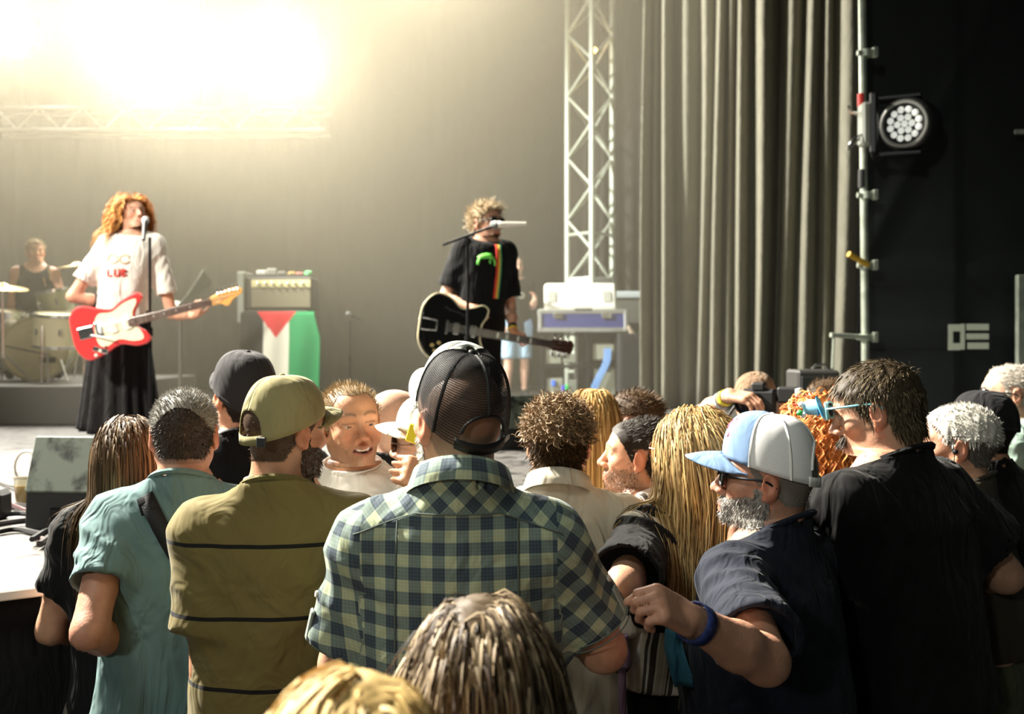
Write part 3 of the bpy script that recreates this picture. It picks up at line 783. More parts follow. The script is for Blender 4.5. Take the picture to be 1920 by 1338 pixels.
def make_cap(c, m_front, m_back=None, m_visor=None, trucker=False, back_open=True, visor=True, tilt=0, strap_m=None, vl=.070, backwards=False, size=1.0, height=.140, name='cap', seam=None, zf=.056, zb=.012, vdroop=.030, openw=.62, oph=.34):
    fr = c['hfr']; fr = Fr(fr.o, fr.R@rotx(math.radians(tilt)), fr.s*size); root = c['root']
    m_back = m_back or m_front; m_visor = m_visor or m_front; strap_m = strap_m or m_back
    a0, b0, y0 = .0895, .1085, -.012; nth, nu = 96, 18
    fl = math.pi if backwards else 0.0
    zband = lambda th: .5*(zf+zb)+.5*(zf-zb)*math.cos(th+0.0)
    def dome(th, u):
        sn, cs = math.sin(th), math.cos(th); thl = th-fl
        front = max(0, math.cos(thl)); e = 1.05-.35*front if trucker else 1.0
        r = max(0, math.cos(u*math.pi/2))**(.62 if not trucker else .62-.12*front)
        hgt = height+(.008*front if trucker else 0)
        z = zband(th)+(hgt-zband(th))*math.sin(u*math.pi/2)**(.98 if not trucker else .98)
        return np.array([a0*sn*r, y0+b0*cs*r, z])
    def u0(th):
        x = (th-fl-math.pi+math.pi) % (2*math.pi)-math.pi
        x = ((th-fl) % (2*math.pi))-math.pi
        return .09+oph*math.sqrt(max(0, 1-(x/openw)**2)) if (back_open and abs(x) < openw) else 0.0
    def grid(t0, t1, k):
        V, Fc, tu = [], [], []
        for i in range(k+1):
            th = t0+(t1-t0)*i/k; us = u0(th)
            for j in range(nu+1):
                u = us+(.985-us)*j/nu; V.append(fr.to(dome(th, u))); tu.append((th*.1, u*.13, 0))
        for i in range(k):
            for j in range(nu): Fc.append((i*(nu+1)+j, (i+1)*(nu+1)+j, (i+1)*(nu+1)+j+1, i*(nu+1)+j+1))
        return V, Fc, tu
    cap_root = None
    fa = 1.15
    V, Fc, tu = grid(fl-fa, fl+fa, 40) if trucker else grid(fl-math.pi, fl+math.pi, nth)
    cap_root = obj(name, V, Fc, m_front, root, attrs={'tuv': tu}); cap_root.modifiers.new('thick', 'SOLIDIFY').thickness = .0022
    if trucker:
        V, Fc, tu = grid(fl+fa, fl+2*math.pi-fa, 72); o = obj('mesh_panel', V, Fc, m_back, cap_root, attrs={'tuv': tu}); o.modifiers.new('thick', 'SOLIDIFY').thickness = .0015
    sm = seam or m_back
    for th in ([fl+fa, fl-fa, fl+2.0, fl-2.0, fl+math.pi] if trucker else [fl+k*math.pi/3 for k in range(6)]):
        rr = .0035 if trucker else .0012
        MB().tube([fr.to(dome(th, u0(th)+(.97-u0(th))*j/10)*np.array([1.012, 1.012, 1])) for j in range(11)], rr*fr.s, 5).build('seam', sm if trucker else m_front, cap_root, True)
    MB().lathe([(0, .006), (.006, .0045), (.008, .001), (.008, -.003)], 12, c=(0, 0, 0)).add([], [])
    b = MB(); b.lathe([(.0005, .006), (.006, .0045), (.0085, .001), (.0085, -.004)], 12); vv = [fr.to(np.array(p)+np.array([0, y0, height+.001])) for p in b.v]
    obj('button', vv, b.f, sm if trucker else m_front, cap_root)
    # band along the rim, and the closing strap behind
    pts = []
    def ring(t0, t1, k, dz0, dz1, out, m, nm, par):
        V, Fc = [], []
        for i in range(k+1):
            th = t0+(t1-t0)*i/k; p = dome(th, .0); q = p.copy(); q[:2] = [p[0]*(1+out), y0+(p[1]-y0)*(1+out)]
            V.append(fr.to(q+np.array([0, 0, dz0]))); V.append(fr.to(q+np.array([0, 0, dz1])))
        for i in range(k): Fc.append((2*i, 2*i+2, 2*i+3, 2*i+1))
        o = obj(nm, V, Fc, m, par); so = o.modifiers.new('thick', 'SOLIDIFY'); so.thickness = .003; so.offset = 0; return o
    if back_open and trucker:
        MB().tube([fr.to(dome(fl+math.pi+x, u0(fl+math.pi+x))*np.array([1.012, 1.012, 1])) for x in np.linspace(-openw*.99, openw*.99, 25)], .0038*fr.s, 6).build('opening_trim', strap_m, cap_root, True)
    if back_open: ring(fl+math.pi-openw-.10, fl+math.pi+openw+.10, 24, -.004, .018, .012, strap_m, 'strap', cap_root)
    else: ring(fl-math.pi, fl+math.pi, 72, -.003, .012, .008, m_back, 'band', cap_root)
    if visor:
        V, Fc = [], []; ku, kv = 28, 8; half = 1.10
        for i in range(ku+1):
            t = -half+2*half*i/ku; p = dome(fl+t, 0); fx, fy = math.sin(fl), math.cos(fl); ex = math.cos(t/half*math.pi/2)
            for j in range(kv+1):
                v = j/kv; out = vl*(ex**.55)*v; side = p[0]*fy-(p[1]-y0)*fx
                q = p+np.array([fx*out, fy*out, 0]); q[2] += .006-vdroop*(side/.085)**2-.22*out*.6+.004*math.sin(v*3.1)
                V.append(fr.to(q))
        for i in range(ku):
            for j in range(kv): Fc.append((i*(kv+1)+j, (i+1)*(kv+1)+j, (i+1)*(kv+1)+j+1, i*(kv+1)+j+1))
        o = obj('visor', V, Fc, m_visor, cap_root); o.modifiers.new('thick', 'SOLIDIFY').thickness = .004
    return cap_root, fr, dome

def make_glasses(c, frame_m, lens_m, up=0.0, fwd=0.0, w=.027, h=.021, name='glasses', tiltx=0, thick=.0022):
    fr = c['hfr']; fr = Fr(fr.o, fr.R@rotx(math.radians(tiltx)), fr.s); g = MB(); gl = []
    for s in (-1, 1):
        cpt = np.array([s*.034, .102+fwd, .004+up]); ring = []
        for i in range(21):
            a = 2*math.pi*i/20; ca, sa = math.cos(a), math.sin(a)
            p = cpt+np.array([w*math.copysign(abs(ca)**.75, ca), -.010*abs(s*.034+w*ca)/.06*1.0, h*math.copysign(abs(sa)**.75, sa)]); ring.append(fr.to(p))
        g.tube(ring, thick*fr.s, 6, cap=False)
        n = MB(); n.add([np.mean(ring[:-1], 0)]+ring[:-1], [(0, i+1, (i+1) % 20+1) for i in range(20)]); gl.append(n)
        g.tube([fr.to(p) for p in spline([(s*.061, .092+fwd, .010+up), (s*.078, .05+fwd*.5, .010+up), (s*.084, .0, .008+up*1.0), (s*.082, -.028, -.006+up)], 5)], thick*fr.s, 6)
    g.tube([fr.to(p) for p in ((-.009, .106+fwd, .008+up), (0, .109+fwd, .010+up), (.009, .106+fwd, .008+up))], thick*fr.s, 6)
    o = g.build(name, frame_m, c['root'], True)
    for n in gl: n.build('lens', lens_m, o, True)
    return o

# ------------------------------------------------------------------ the setting
random.seed(7); np.random.seed(7)
FX0, FY0, FS = -1.43, 2.78, .64                        # stage front: Y = FY0 + FS*(X-FX0)
def front(x): return FY0+FS*(x-FX0)
g_ = MB().box((0, 8, -.05), (16, 20, .05)).build('floor', mat('ground', rgb(30, 29, 27), .9, bump=.4, bscale=30, var=.3), None); struct(g_)
# stage deck: bright worn boards with scuffs and crumbs
def deck_mat():
    m, nt, b = nmat('deck_boards'); N, L = nt.nodes, nt.links
    tc = N.new('ShaderNodeTexCoord'); n1 = N.new('ShaderNodeTexNoise'); n1.inputs['Scale'].default_value = 12; n1.inputs['Detail'].default_value = 6
    n2 = N.new('ShaderNodeTexNoise'); n2.inputs['Scale'].default_value = 2.2; n2.inputs['Detail'].default_value = 5
    L.new(tc.outputs['Object'], n1.inputs[0]); L.new(tc.outputs['Object'], n2.inputs[0])
    r1 = N.new('ShaderNodeValToRGB'); e = r1.color_ramp.elements; e[0].position = .395; e[0].color = (.012, .011, .01, 1); e[1].position = .45; e[1].color = (.115, .11, .105, 1)
    L.new(n1.outputs[0], r1.inputs[0])
    mx = N.new('ShaderNodeMix'); mx.data_type = 'RGBA'; mx.blend_type = 'MULTIPLY'; mx.inputs[0].default_value = .6
    r2 = N.new('ShaderNodeValToRGB'); r2.color_ramp.elements[0].position = .3; r2.color_ramp.elements[0].color = (.55, .52, .5, 1); r2.color_ramp.elements[1].position = .65
    L.new(n2.outputs[0], r2.inputs[0]); L.new(r1.outputs[0], mx.inputs[6]); L.new(r2.outputs[0], mx.inputs[7]); L.new(mx.outputs[2], b.inputs['Base Color'])
    b.inputs['Roughness'].default_value = .42
    bp = N.new('ShaderNodeBump'); bp.inputs['Strength'].default_value = .3; bp.inputs['Distance'].default_value = .004; L.new(n1.outputs[0], bp.inputs['Height']); L.new(bp.outputs[0], b.inputs['Normal'])
    return m
xl, xr = -10.0, 6.0
dk = MB(); poly = [(xl, front(xl)), (xr, front(xr)), (xr, 15.6), (xl, 15.6)]
dk.add([(x, y, z) for z in (STZ-.10, STZ) for x, y in poly], [(3, 2, 1, 0), (4, 5, 6, 7), (0, 1, 5, 4), (1, 2, 6, 5), (2, 3, 7, 6), (3, 0, 4, 7)])
deck = struct(dk.build('stage_deck', deck_mat(), None))
n_ = nrmv((FS, -1, 0)); t_ = nrmv((1, FS, 0))
sk = MB(); q0 = np.array([xl, front(xl), 0])+n_*.01; q1 = np.array([xr, front(xr), 0])+n_*.01
k = 160; V = []; Fq = []
for i in range(k+1):
    p = q0+(q1-q0)*i/k+n_*(.010*math.sin(i*1.7)+.006*math.sin(i*.61)-.016); V += [p+np.array([0, 0, .0]), p*1+np.array([0, 0, STZ-.024])]
for i in range(k): Fq.append((2*i, 2*i+2, 2*i+3, 2*i+1))
so = obj('stage_skirt', V, Fq, cloth('black_molton', rgb(17, 17, 18))); so.modifiers.new('thick', 'SOLIDIFY').thickness = .006; struct(so)
c_ = (q0+q1)/2; ang = math.atan2(FS, 1)
struct(MB().box(c_+np.array([0, 0, STZ-.012])+n_*.018, (np.linalg.norm(q1-q0)/2, .02, .014), rotz(ang), bev=.004).build('trim_1', mat('edge_trim', rgb(226, 224, 216), .45), None))

def drape(name, x0, y0, x1, y1, z0, z1, m, folds=16, amp=.10, seed=1, nz=24, gather=0.0, x1b=None):
    r = np.random.RandomState(seed); nx = folds*10; V = []; Fq = []; p0 = np.array([x0, y0]); p1 = np.array([x1, y1]); u = nrmv(np.append(p1-p0, 0))[:2]; nn = np.array([-u[1], u[0]])
    w = np.cumsum(r.uniform(.5, 1.6, folds)); w = np.concatenate([[0], w/w[-1]]); hgt = r.uniform(.45, 1.25, folds)
    tt = np.linspace(0, 1, nx+1); kf = np.clip(np.searchsorted(w, tt, side='right')-1, 0, folds-1); fr_ = (tt-w[kf])/(w[kf+1]-w[kf])
    prof = hgt[kf]*np.sin(fr_*math.pi)**1.3
    for j in range(nz+1):
        v = j/nz; z = z1+(z0-z1)*v
        for i in range(nx+1):
            t = tt[i]; e = (p1-p0)*(1-gather*v*v) if gather else (p1-p0)
            a = amp*(.55+.45*v)*prof[i]+.03*math.sin(t*31+v*4)*v+.012*math.sin(9*v+t*40)
            p = p0+e*t+nn*-a+u*.02*math.sin(5*v+t*17); V.append((p[0], p[1], z+(.03*math.sin(t*23) if j == nz else 0)))
    for j in range(nz):
        for i in range(nx): Fq.append((j*(nx+1)+i, j*(nx+1)+i+1, (j+1)*(nx+1)+i+1, (j+1)*(nx+1)+i))
    o = obj(name, V, Fq, m); o.modifiers.new('thick', 'SOLIDIFY').thickness = .004
    return o
struct(drape('wall_back', -14, 15.3, 9, 15.3, STZ, 10, cloth('backdrop_molton', rgb(26, 25, 24)), 46, .12, 3))
struct(drape('wall_right', 3.9, 15.0, 4.2, 7.2, STZ, 10, cloth('backdrop_molton', rgb(26, 25, 24)), 16, .10, 9))
cm = cloth('grey_velour', rgb(128, 124, 108), var=.1, bump=.25)
cu = drape('stage_curtain', 1.44, 10.75, 3.52, 9.9, STZ+.005, 9.5, cm, 13, .34, 11, 30, .06)
tag(cu, 'tall grey pleated stage curtain hanging beside the metal truss', 'curtain')
c2 = drape('side_drape', .75, 14.3, 2.2, 13.9, STZ+.005, 9.5, cloth('brown_drape', rgb(52, 48, 42)), 9, .10, 15, 16)
tag(c2, 'dark brown drape hanging behind the metal truss', 'curtain')

# haze that hangs over the stage
hz = MB().box((-4.7, 11.3, 5.2), (6.6, 3.7, 3.95)).build('stage_haze', None, None)
hm = bpy.data.materials.new('haze'); hm.use_nodes = True; hm.node_tree.nodes.clear()
vo = hm.node_tree.nodes.new('ShaderNodeOutputMaterial'); vs = hm.node_tree.nodes.new('ShaderNodeVolumeScatter')
vs.inputs['Color'].default_value = (1, .90, .68, 1); vs.inputs['Density'].default_value = .037; vs.inputs['Anisotropy'].default_value = .5
hm.node_tree.links.new(vs.outputs[0], vo.inputs['Volume']); hz.data.materials.append(hm)
hz['kind'] = 'stuff'; hz['label'] = 'pale smoke haze hanging in the air over the stage'; hz['category'] = 'haze'

# ------------------------------------------------------------------ lamps above the stage
M_GLOW = mat('lamp_glow', (1.0, .97, .88), .4, emit=60)
tr = empty('lighting_truss', (-4.4, 13.5, 5.9)); tag(tr, 'horizontal aluminium lighting truss holding the bright stage lamps', 'truss')
for (yy, zz) in ((-.2, -1.15), (.2, -1.15), (-.2, -.86), (.2, -.86)):
    MB().tube([(-2.6, yy, zz), (1.9, yy, zz)], .028, 8).build('chord', M_ALU, tr, True)
for i in range(15):
    x = -2.5+i*.29
    MB().tube([(x, -.2, -1.15 if i % 2 else -.86), (x+.29, -.2, -.86 if i % 2 else -1.15)], .012, 6).build('brace', M_ALU, tr, True)
for x in (-2.2, 0.2): MB().tube([(x, 0, -.86), (x, 0, 4)], .02, 6).build('hanger', M_BLACKMETAL, tr, True)
for i, (P_, r_) in enumerate(zip(LAMPS, (.24, .40, .32, .32))):
    e = empty('stage_lamp', P_); tag(e, ['dazzling round stage lamp at the far end of the lighting truss', 'largest dazzling round stage lamp above the singer', 'dazzling round stage lamp on the lighting truss above the amplifier', 'dazzling round stage lamp high above the guitarist'][i], 'stage lamp', 'dazzling stage lamps')
    R = rotx(math.pi/2+.30)
    MB().lathe([(r_*.98, 0.0), (r_*1.06, .0), (r_*1.06, -.18), (r_*.8, -.42), (.01, -.46)], 32, R).build('housing', M_BLACKMETAL, e, True)
    MB().lathe([(.001, .035), (r_*.5, .03), (r_*.99, .0)], 32, R).build('lens', M_GLOW, e, True)
    y = MB(); y.tube([(-r_*1.12, .15, 0), (-r_*1.12, .2, r_*1.3), (r_*1.12, .2, r_*1.3), (r_*1.12, .15, 0)], .03, 6); y.build('yoke', M_BLACKMETAL, e, True)

# ------------------------------------------------------------------ tower truss
def lattice(root, corners, z0, z1, step, r, rb, m, phase=0):
    n = len(corners)
    for (x, y) in corners: MB().tube([(x, y, z0), (x, y, z1)], r, 8).build('chord', m, root, True)
    for i in range(n):
        a, b = corners[i], corners[(i+1) % n]; z = z0+.25+phase; k = 0
        while z+step < z1:
            p, q = (a, b) if (k+i) % 2 else (b, a)
            MB().tube([(p[0], p[1], z), (q[0], q[1], z+step)], rb, 6).build('brace', m, root, True); z += step; k += 1
tt = empty('tower_truss', at(1106, 755, 13.5)*np.array([1, 1, 0])+np.array([0, 0, STZ])); tag(tt, 'upright square aluminium lattice truss beside the flight cases', 'truss')
M_TRUSS = metal('truss_aluminium', (.74, .78, .68), .5); M_TRUSS2 = mat('truss_paint', rgb(196, 202, 182), .5, metal=.25)
hw = .314; cor = [(-hw*.97, 0.02), (0, -hw), (hw*.97, .02), (.06, hw)]
lattice(tt, cor, 0, 7.5, .42, .036, .018, M_TRUSS2)
for z in (2.15, .95, .30):
    for i in (0, 1):
        a, b = cor[i], cor[i+1]; MB().tube([(*a, z), (*b, z)], .02, 6).build('rung', M_TRUSS2, tt, True)
for i in (0, 1):
    a, b = np.array(cor[i]), np.array(cor[i+1]); mm = (a+b)/2; MB().box((*mm, 1.95-.78+.30), (np.linalg.norm(b-a)*.46, .012, .10), rotz(math.atan2(b[1]-a[1], b[0]-a[0])), .01).build('gusset_plate', M_WHITE, tt)
mm = (np.array(cor[0])+np.array(cor[1]))/2
MB().box((*mm, .78), (.17, .015, .20), rotz(math.atan2(cor[1][1]-cor[0][1], cor[1][0]-cor[0][0])), .01).build('base_plate', mat('pale_green_paint', rgb(196, 204, 176), .6), tt)
MB().lathe([(.001, .05), (.035, .035), (.05, 0), (.035, -.035), (.001, -.05)], 12, c=(.05, -.05, 4.63)).build('marker_light', mat('amber_bulb', (1, .55, .12), .4, emit=14), tt, True)

# ------------------------------------------------------------------ scaffold mast with wash light, black banner
M_GALV = mat('galvanised_tube', rgb(170, 178, 164), .42, metal=.55, var=.25, vscale=14)
ps = at(1624, 643, 6.4); mast = empty('scaffold_mast', (ps[0], ps[1], 0)); tag(mast, 'galvanised scaffold pole with couplers carrying the wash light', 'scaffold pole')
MB().tube([(0, 0, STZ), (-.03, 0, 4.6)], .0245, 12).build('pole', M_GALV, mast, True)
zpx = lambda y, d=6.4: CAMZ-(y-HY)/F*d
MB().tube([(-.03, 0, zpx(200)), (-.03, 0, zpx(176))], .0262, 12).build('red_tape', mat('red_tape', rgb(196, 36, 26), .5), mast, True)
MB().tube([(-.026, 0, zpx(352)), (-.025, 0, zpx(318))], .0262, 12).build('black_tape', M_BLACK, mast, True)
for yy in (100, 366, 497, 632):
    z = zpx(yy); cpl = MB(); cpl.tube([(0, 0, z-.022), (0, 0, z+.022)], .040, 10); cpl.tube([(-.06, -.01, z), (.07, -.01, z)], .018, 8); cpl.box((.05, -.02, z), (.016, .02, .032), None, .004); cpl.build('coupler', M_GALV, mast, True)
MB().tube([(0, -.03, zpx(632)), (-.26, -.1, zpx(628))], .016, 8).build('side_arm', M_GALV, mast, True)
MB().tube([(0, -.03, zpx(497)), (-.14, -.08, zpx(478))], .020, 8).build('ratchet', mat('yellow_webbing', rgb(190, 150, 40), .6), mast, True)
MB().tube([(-.24, -.1, zpx(628)), (-.25, -.1, zpx(690))], .008, 6).build('hook', M_GALV, mast, True)

wl = empty('wash_light', at(1696, 232, 6.25)); tag(wl, 'black LED wash light with a round cluster of lenses clamped to the pole', 'stage light')
def oriented(px, py): return None
R = rotz(math.radians(-40))@rotx(math.radians(96))     # lens axis
hd = MB(); hd.lathe([(.142, .0), (.165, -.02), (.172, -.10), (.165, -.22), (.120, -.30), (.01, -.31)], 28, R); hd.build('head_shell', M_BLACK, wl, True)
MB().lathe([(.128, .012), (.142, .012), (.150, .0), (.142, -.02)], 32, R).build('rim', mat('rim_grey', rgb(190, 192, 186), .35, metal=.7), wl, True)
MB().lathe([(.001, .0), (.130, .0)], 28, R).build('lens_plate', M_BLACK, wl, True)
M_LENS = mat('led_lens', rgb(238, 240, 232), .12, spec=1.0, coat=.6, emit=.55)
spots = [(0, 0)]+[(.045, a*60) for a in range(6)]+[(.090, a*30+12) for a in range(12)]
spots += [(.119, a*60+27) for a in range(0)]
for rr, aa in spots:
    p = np.array([rr*math.cos(math.radians(aa)), rr*math.sin(math.radians(aa)), .002])
    b = MB(); b.lathe([(.001, .012), (.010, .010), (.018, .004), (.0215, 0)], 10, R, R@p); b.build('led_lens', M_LENS, wl, True)
yk = MB(); 
for s_ in (-1, 1): yk.box(np.array([-.02+s_*.0, .08, s_*.178]), (.15, .06, .014), rotz(math.radians(-24)), .008)
yk.box((-.185, .02, 0), (.022, .07, .19), rotz(math.radians(-24)), .01); yk.build('yoke', M_BLACKMETAL, wl)
MB().box((-.235, .03, .0), (.035, .055, .135), None, .015).build('base_box', mat('fixture_grey', rgb(150, 154, 146), .5), wl)
MB().tube(spline([(-.25, 0, -.06), (-.33, -.02, -.10), (-.36, 0, -.16), (-.30, .02, -.12), (-.25, .03, -.05)], 5), .007, 6).build('safety_cable', M_CHROME, wl, True)
MB().tube([(-.25, .03, .06), (-.33, .03, .08), (-.34, .03, .12)], .012, 6).build('clamp', M_CHROME, wl, True)

# banner
bx0, bx1, by = 2.335, 4.4, 6.62
bm = mat('banner_mesh', rgb(27, 31, 31), .55, bump=.15, bscale=300, var=.15, vscale=3, spec=.3)
V = []; Fq = []; nx, nz = 60, 60
for j in range(nz+1):
    for i in range(nx+1):
        x = bx0+(bx1-bx0)*i/nx; z = .2+(5.2-.2)*j/nz
        # cloth pressed against the scaffold behind it
        dd = 0
        for (xa, za, xb, zb) in ((bx0+.05, 2.55, 3.45, 4.7), (bx0, 2.38, bx1, 2.36), (bx0, 1.95, bx1, 1.94)):
            t = np.clip(((x-xa)*(xb-xa)+(z-za)*(zb-za))/((xb-xa)**2+(zb-za)**2), 0, 1); dist = math.hypot(x-xa-t*(xb-xa), z-za-t*(zb-za)); dd = max(dd, .016*math.exp(-(dist/.035)**2))
        V.append((x, by-dd+.02*math.sin(x*3.1+1)+(.012 if x > bx0+.62 else 0), z))
for j in range(nz):
    for i in range(nx): Fq.append((j*(nx+1)+i, j*(nx+1)+i+1, (j+1)*(nx+1)+i+1, (j+1)*(nx+1)+i))
bn = obj('banner', V, Fq, bm); bn.modifiers.new('thick', 'SOLIDIFY').thickness = .003; tag(bn, 'black mesh banner with a pale square logo stretched on scaffolding', 'banner')
lg_ = MB(); S_ = F/by
def brect(x0, y0, x1, y1, y2=None, y3=None):
    P = [(x0, y0), (x1, y2 if y2 is not None else y0), (x1, y3 if y3 is not None else y1), (x0, y1)]; w = []
    for px, py in P: w.append(((px-CX)/S_, by-.030, CAMZ-(py-HY)/S_))
    lg_.add(w, [(0, 1, 2, 3)])
brect(1774, 608, 1783, 656); brect(1797, 607, 1805, 655); brect(1783, 608, 1797, 621); brect(1783, 643, 1797, 656)
brect(1808, 607, 1850, 619); brect(1808, 625, 1850, 636); brect(1810, 642, 1850, 654)
lo_ = lg_.build('logo', mat('logo_print', rgb(205, 212, 194), .7), bn); lo_.modifiers.new('thick', 'SOLIDIFY').thickness = .001
up = at(1913, 600, 6.5); zt_ = at(1913, 515, 6.5)[2]
sf = empty('scaffolding', (up[0], up[1], STZ)); tag(sf, 'pale scaffold uprights and rail standing before the black banner', 'scaffolding')
MB().box((0, 0, (zt_-STZ)/2), (.026, .02, (zt_-STZ)/2), None, .006).build('short_upright', M_GALV, sf)
rx = at(1992, 247, 6.5)-np.array([up[0], up[1], STZ]); rl = at(1903, 247, 6.5)-np.array([up[0], up[1], STZ])
MB().tube([(rx[0], 0, 0), (rx[0], 0, 3.6)], .024, 10).build('tall_upright', M_GALV, sf, True)
MB().tube([rl, rx], .016, 8).build('rail', M_GALV, sf, True)
MB().tube([(0, 0, .45), (rx[0], 0, .45)], .016, 8).build('rail', M_GALV, sf, True)

# ------------------------------------------------------------------ backstage cases
def deckpt(px, d): p = at(px, 0, d); p[2] = STZ; return p
M_CASEB = mat('case_blue', rgb(52, 58, 112), .5); M_CASEP = mat('case_pale', rgb(222, 222, 208), .5, var=.06)
rk = empty('equipment_rack', deckpt(1100, 12.3)); tag(rk, 'black open equipment rack with cables under the blue flight case', 'rack')
S12 = F/12.3
for x in (-.56, 0, .36): MB().box((x, 0, .40), (.025, .28, .40), None, .006).build('post', M_BLACKMETAL, rk)
for z in (.02, .40, .79): MB().box((-.10, 0, z), (.48, .28, .015), None, .004).build('shelf', M_BLACKMETAL, rk)
for (x, z, w_, h_) in ((-.42, .52, .10, .09), (-.22, .50, .08, .06), (-.40, .16, .10, .10), (.20, .22, .13, .18), (.19, .58, .13, .10), (-.18, .14, .05, .10)):
    MB().box((x, -.12, z), (w_, .12, h_), None, .012).build('gear_unit', mat('gear_grey%d' % int(w_*100), rgb(88+int(400*w_), 92+int(380*w_), 84+int(300*w_)), .5), rk)
for i in range(5):
    x = .20+i*.018; MB().tube(spline([(x, -.27, .62), (x-.02, -.30, .45), (x-.12, -.31, .25), (x-.22, -.30, .02)], 6), .010, 6).build('blue_cable', mat('blue_cable', rgb(86, 136, 190), .5), rk, True)
for (x, z, c) in ((-.42, .20, rgb(60, 110, 220)), (-.30, .14, rgb(70, 60, 190)), (-.26, .15, rgb(50, 190, 90)), (-.50, .03, rgb(50, 190, 90))):
    MB().box((x, -.26, z), (.022, .015, .035), None, .008).build('plug', mat('plug_%d' % int(c[0]*999+c[2]*99), c, .4), rk)
for x in (-.44, -.36, -.30): MB().lathe([(.001, .02), (.03, .015), (.034, -.02)], 12, rotx(math.pi/2), (x, -.25, .56)).build('knob', M_CHROME, rk, True)
fc = empty('flight_case', deckpt(1090, 12.25)+np.array([0, 0, .81])); tag(fc, 'open blue flight case with silver edges and raised pale lid', 'flight case')
MB().box((0, 0, .14), (.52, .30, .135), None, .01).build('body', M_CASEB, fc)
for z in (.035, .255): MB().box((0, -.0, z), (.535, .312, .028), None, .008).build('edge_rail', M_ALU, fc)
for s_ in (-1, 1): MB().box((s_*.515, -.295, .145), (.025, .022, .13), None, .01).build('corner', M_ALU, fc)
MB().box((-.02, -.10, .44), (.44, .05, .17), rotx(-.35), .03).build('lid', M_CASEP, fc)
for x in (-.30, .28): MB().box((x, -.318, .205), (.06, .012, .035), None, .01).build('latch', M_CHROME, fc)
MB().box((0, -.305, .275), (.11, .02, .02), None, .01).build('handle', M_CHROME, fc)
for x in (-.35, .32): MB().box((x-.02, -.165, .44), (.05, .004, .07), rotx(-.35)).build('vent', mat('vent_grey', rgb(160, 162, 150), .6), fc)
f2 = empty('flight_case', deckpt(1142, 12.95)+np.array([0, 0, 0])); tag(f2, 'silver edged flight case standing behind the blue one', 'flight case')
MB().box((0, 0, .63), (.44, .25, .63), None, .01).build('body', mat('case_grey', rgb(92, 92, 84), .5), f2)
MB().box((0, -.03, 1.30), (.46, .26, .045), None, .015).build('lid', mat('case_lid_silver', rgb(206, 216, 214), .35, metal=.3), f2)
for s_ in (-1, 1): MB().box((s_*.44, -.25, .63), (.02, .015, .63), None, .006).build('corner', M_ALU, f2)
bb = empty('speaker_cabinet', deckpt(1185, 12.0)); tag(bb, 'tall plain black cabinet beside the equipment rack', 'cabinet')
MB().box((0, 0, .40), (.19, .28, .40), None, .01).build('body', mat('black_ply', rgb(28, 27, 25), .6), bb); MB().box((0, -.285, .40), (.165, .01, .36), None, .006).build('grille', M_BLACK, bb)
for (pts, c, nm, lb) in (([(1184, 626), (1178, 612), (1190, 628), (1200, 634), (1212, 615), (1214, 580)], rgb(176, 160, 138), 'cable', 'thick beige cable looping beside the curtain'), ([(1212, 552), (1203, 570), (1206, 588), (1213, 582)], rgb(170, 60, 50), 'cable', 'red cable loop hanging beside the curtain')):
    o = MB().tube(spline([at(x, y, 11.8) for x, y in pts], 6), .02, 6).build(nm, mat(nm+str(int(c[0]*100)), c, .5), None, True); tag(o, lb, 'cable')

# ------------------------------------------------------------------ amplifier with flag
ap = empty('amplifier', deckpt(525, 10.3)); tag(ap, 'guitar amplifier stack with a beige amp head on a black cabinet', 'amplifier')
MB().box((0, 0, .52), (.33, .22, .50), None, .015).build('cabinet', mat('amp_tolex', rgb(70, 68, 60), .7, bump=.3, bscale=150), ap)
MB().box((.03, 0, 1.19), (.34, .20, .17), None, .02).build('amp_head', mat('amp_tolex', rgb(70, 68, 60), .7), ap)
MB().box((.06, -.205, 1.14), (.30, .01, .095), None, .006).build('grille_cloth', mat('amp_cloth', rgb(122, 116, 94), .9, bump=.4, bscale=200), ap)
MB().box((.06, -.208, 1.285), (.30, .01, .038), None, .006).build('control_panel', mat('amp_panel', rgb(200, 192, 140), .5), ap)
for i in range(7): MB().lathe([(.001, .03), (.014, .028), (.016, 0)], 10, rotx(math.pi/2), (-.17+i*.075, -.218, 1.285)).build('knob', M_CHROME, ap, True)
MB().box((-.345, -.03, 1.15), (.035, .20, .26), None, .01).build('side_case', mat('pale_metal', rgb(150, 154, 142), .4, metal=.3), ap)
pt = empty('pedal_tray', deckpt(525, 10.3)+np.array([.03, 0, 1.362])); tag(pt, 'clutter of small pedals and cloth on top of the amplifier', 'pedals')
MB().box((0, 0, .01), (.31, .17, .012), None, .004).build('tray', M_BLACK, pt)
for i, (x, w_, h_, c) in enumerate(((-.20, .05, .05, (200, 200, 190)), (-.10, .05, .07, (150, 150, 140)), (.0, .04, .04, (120, 120, 112)), (.10, .035, .035, (190, 160, 90)), (.18, .03, .03, (190, 100, 90)), (.27, .025, .045, (90, 200, 110)))):
    MB().box((x, -.04, .02+h_/2), (w_, .06, h_/2), rotz(.1*i), .01).build('pedal', mat('pedal%d' % i, rgb(*c), .4), pt)
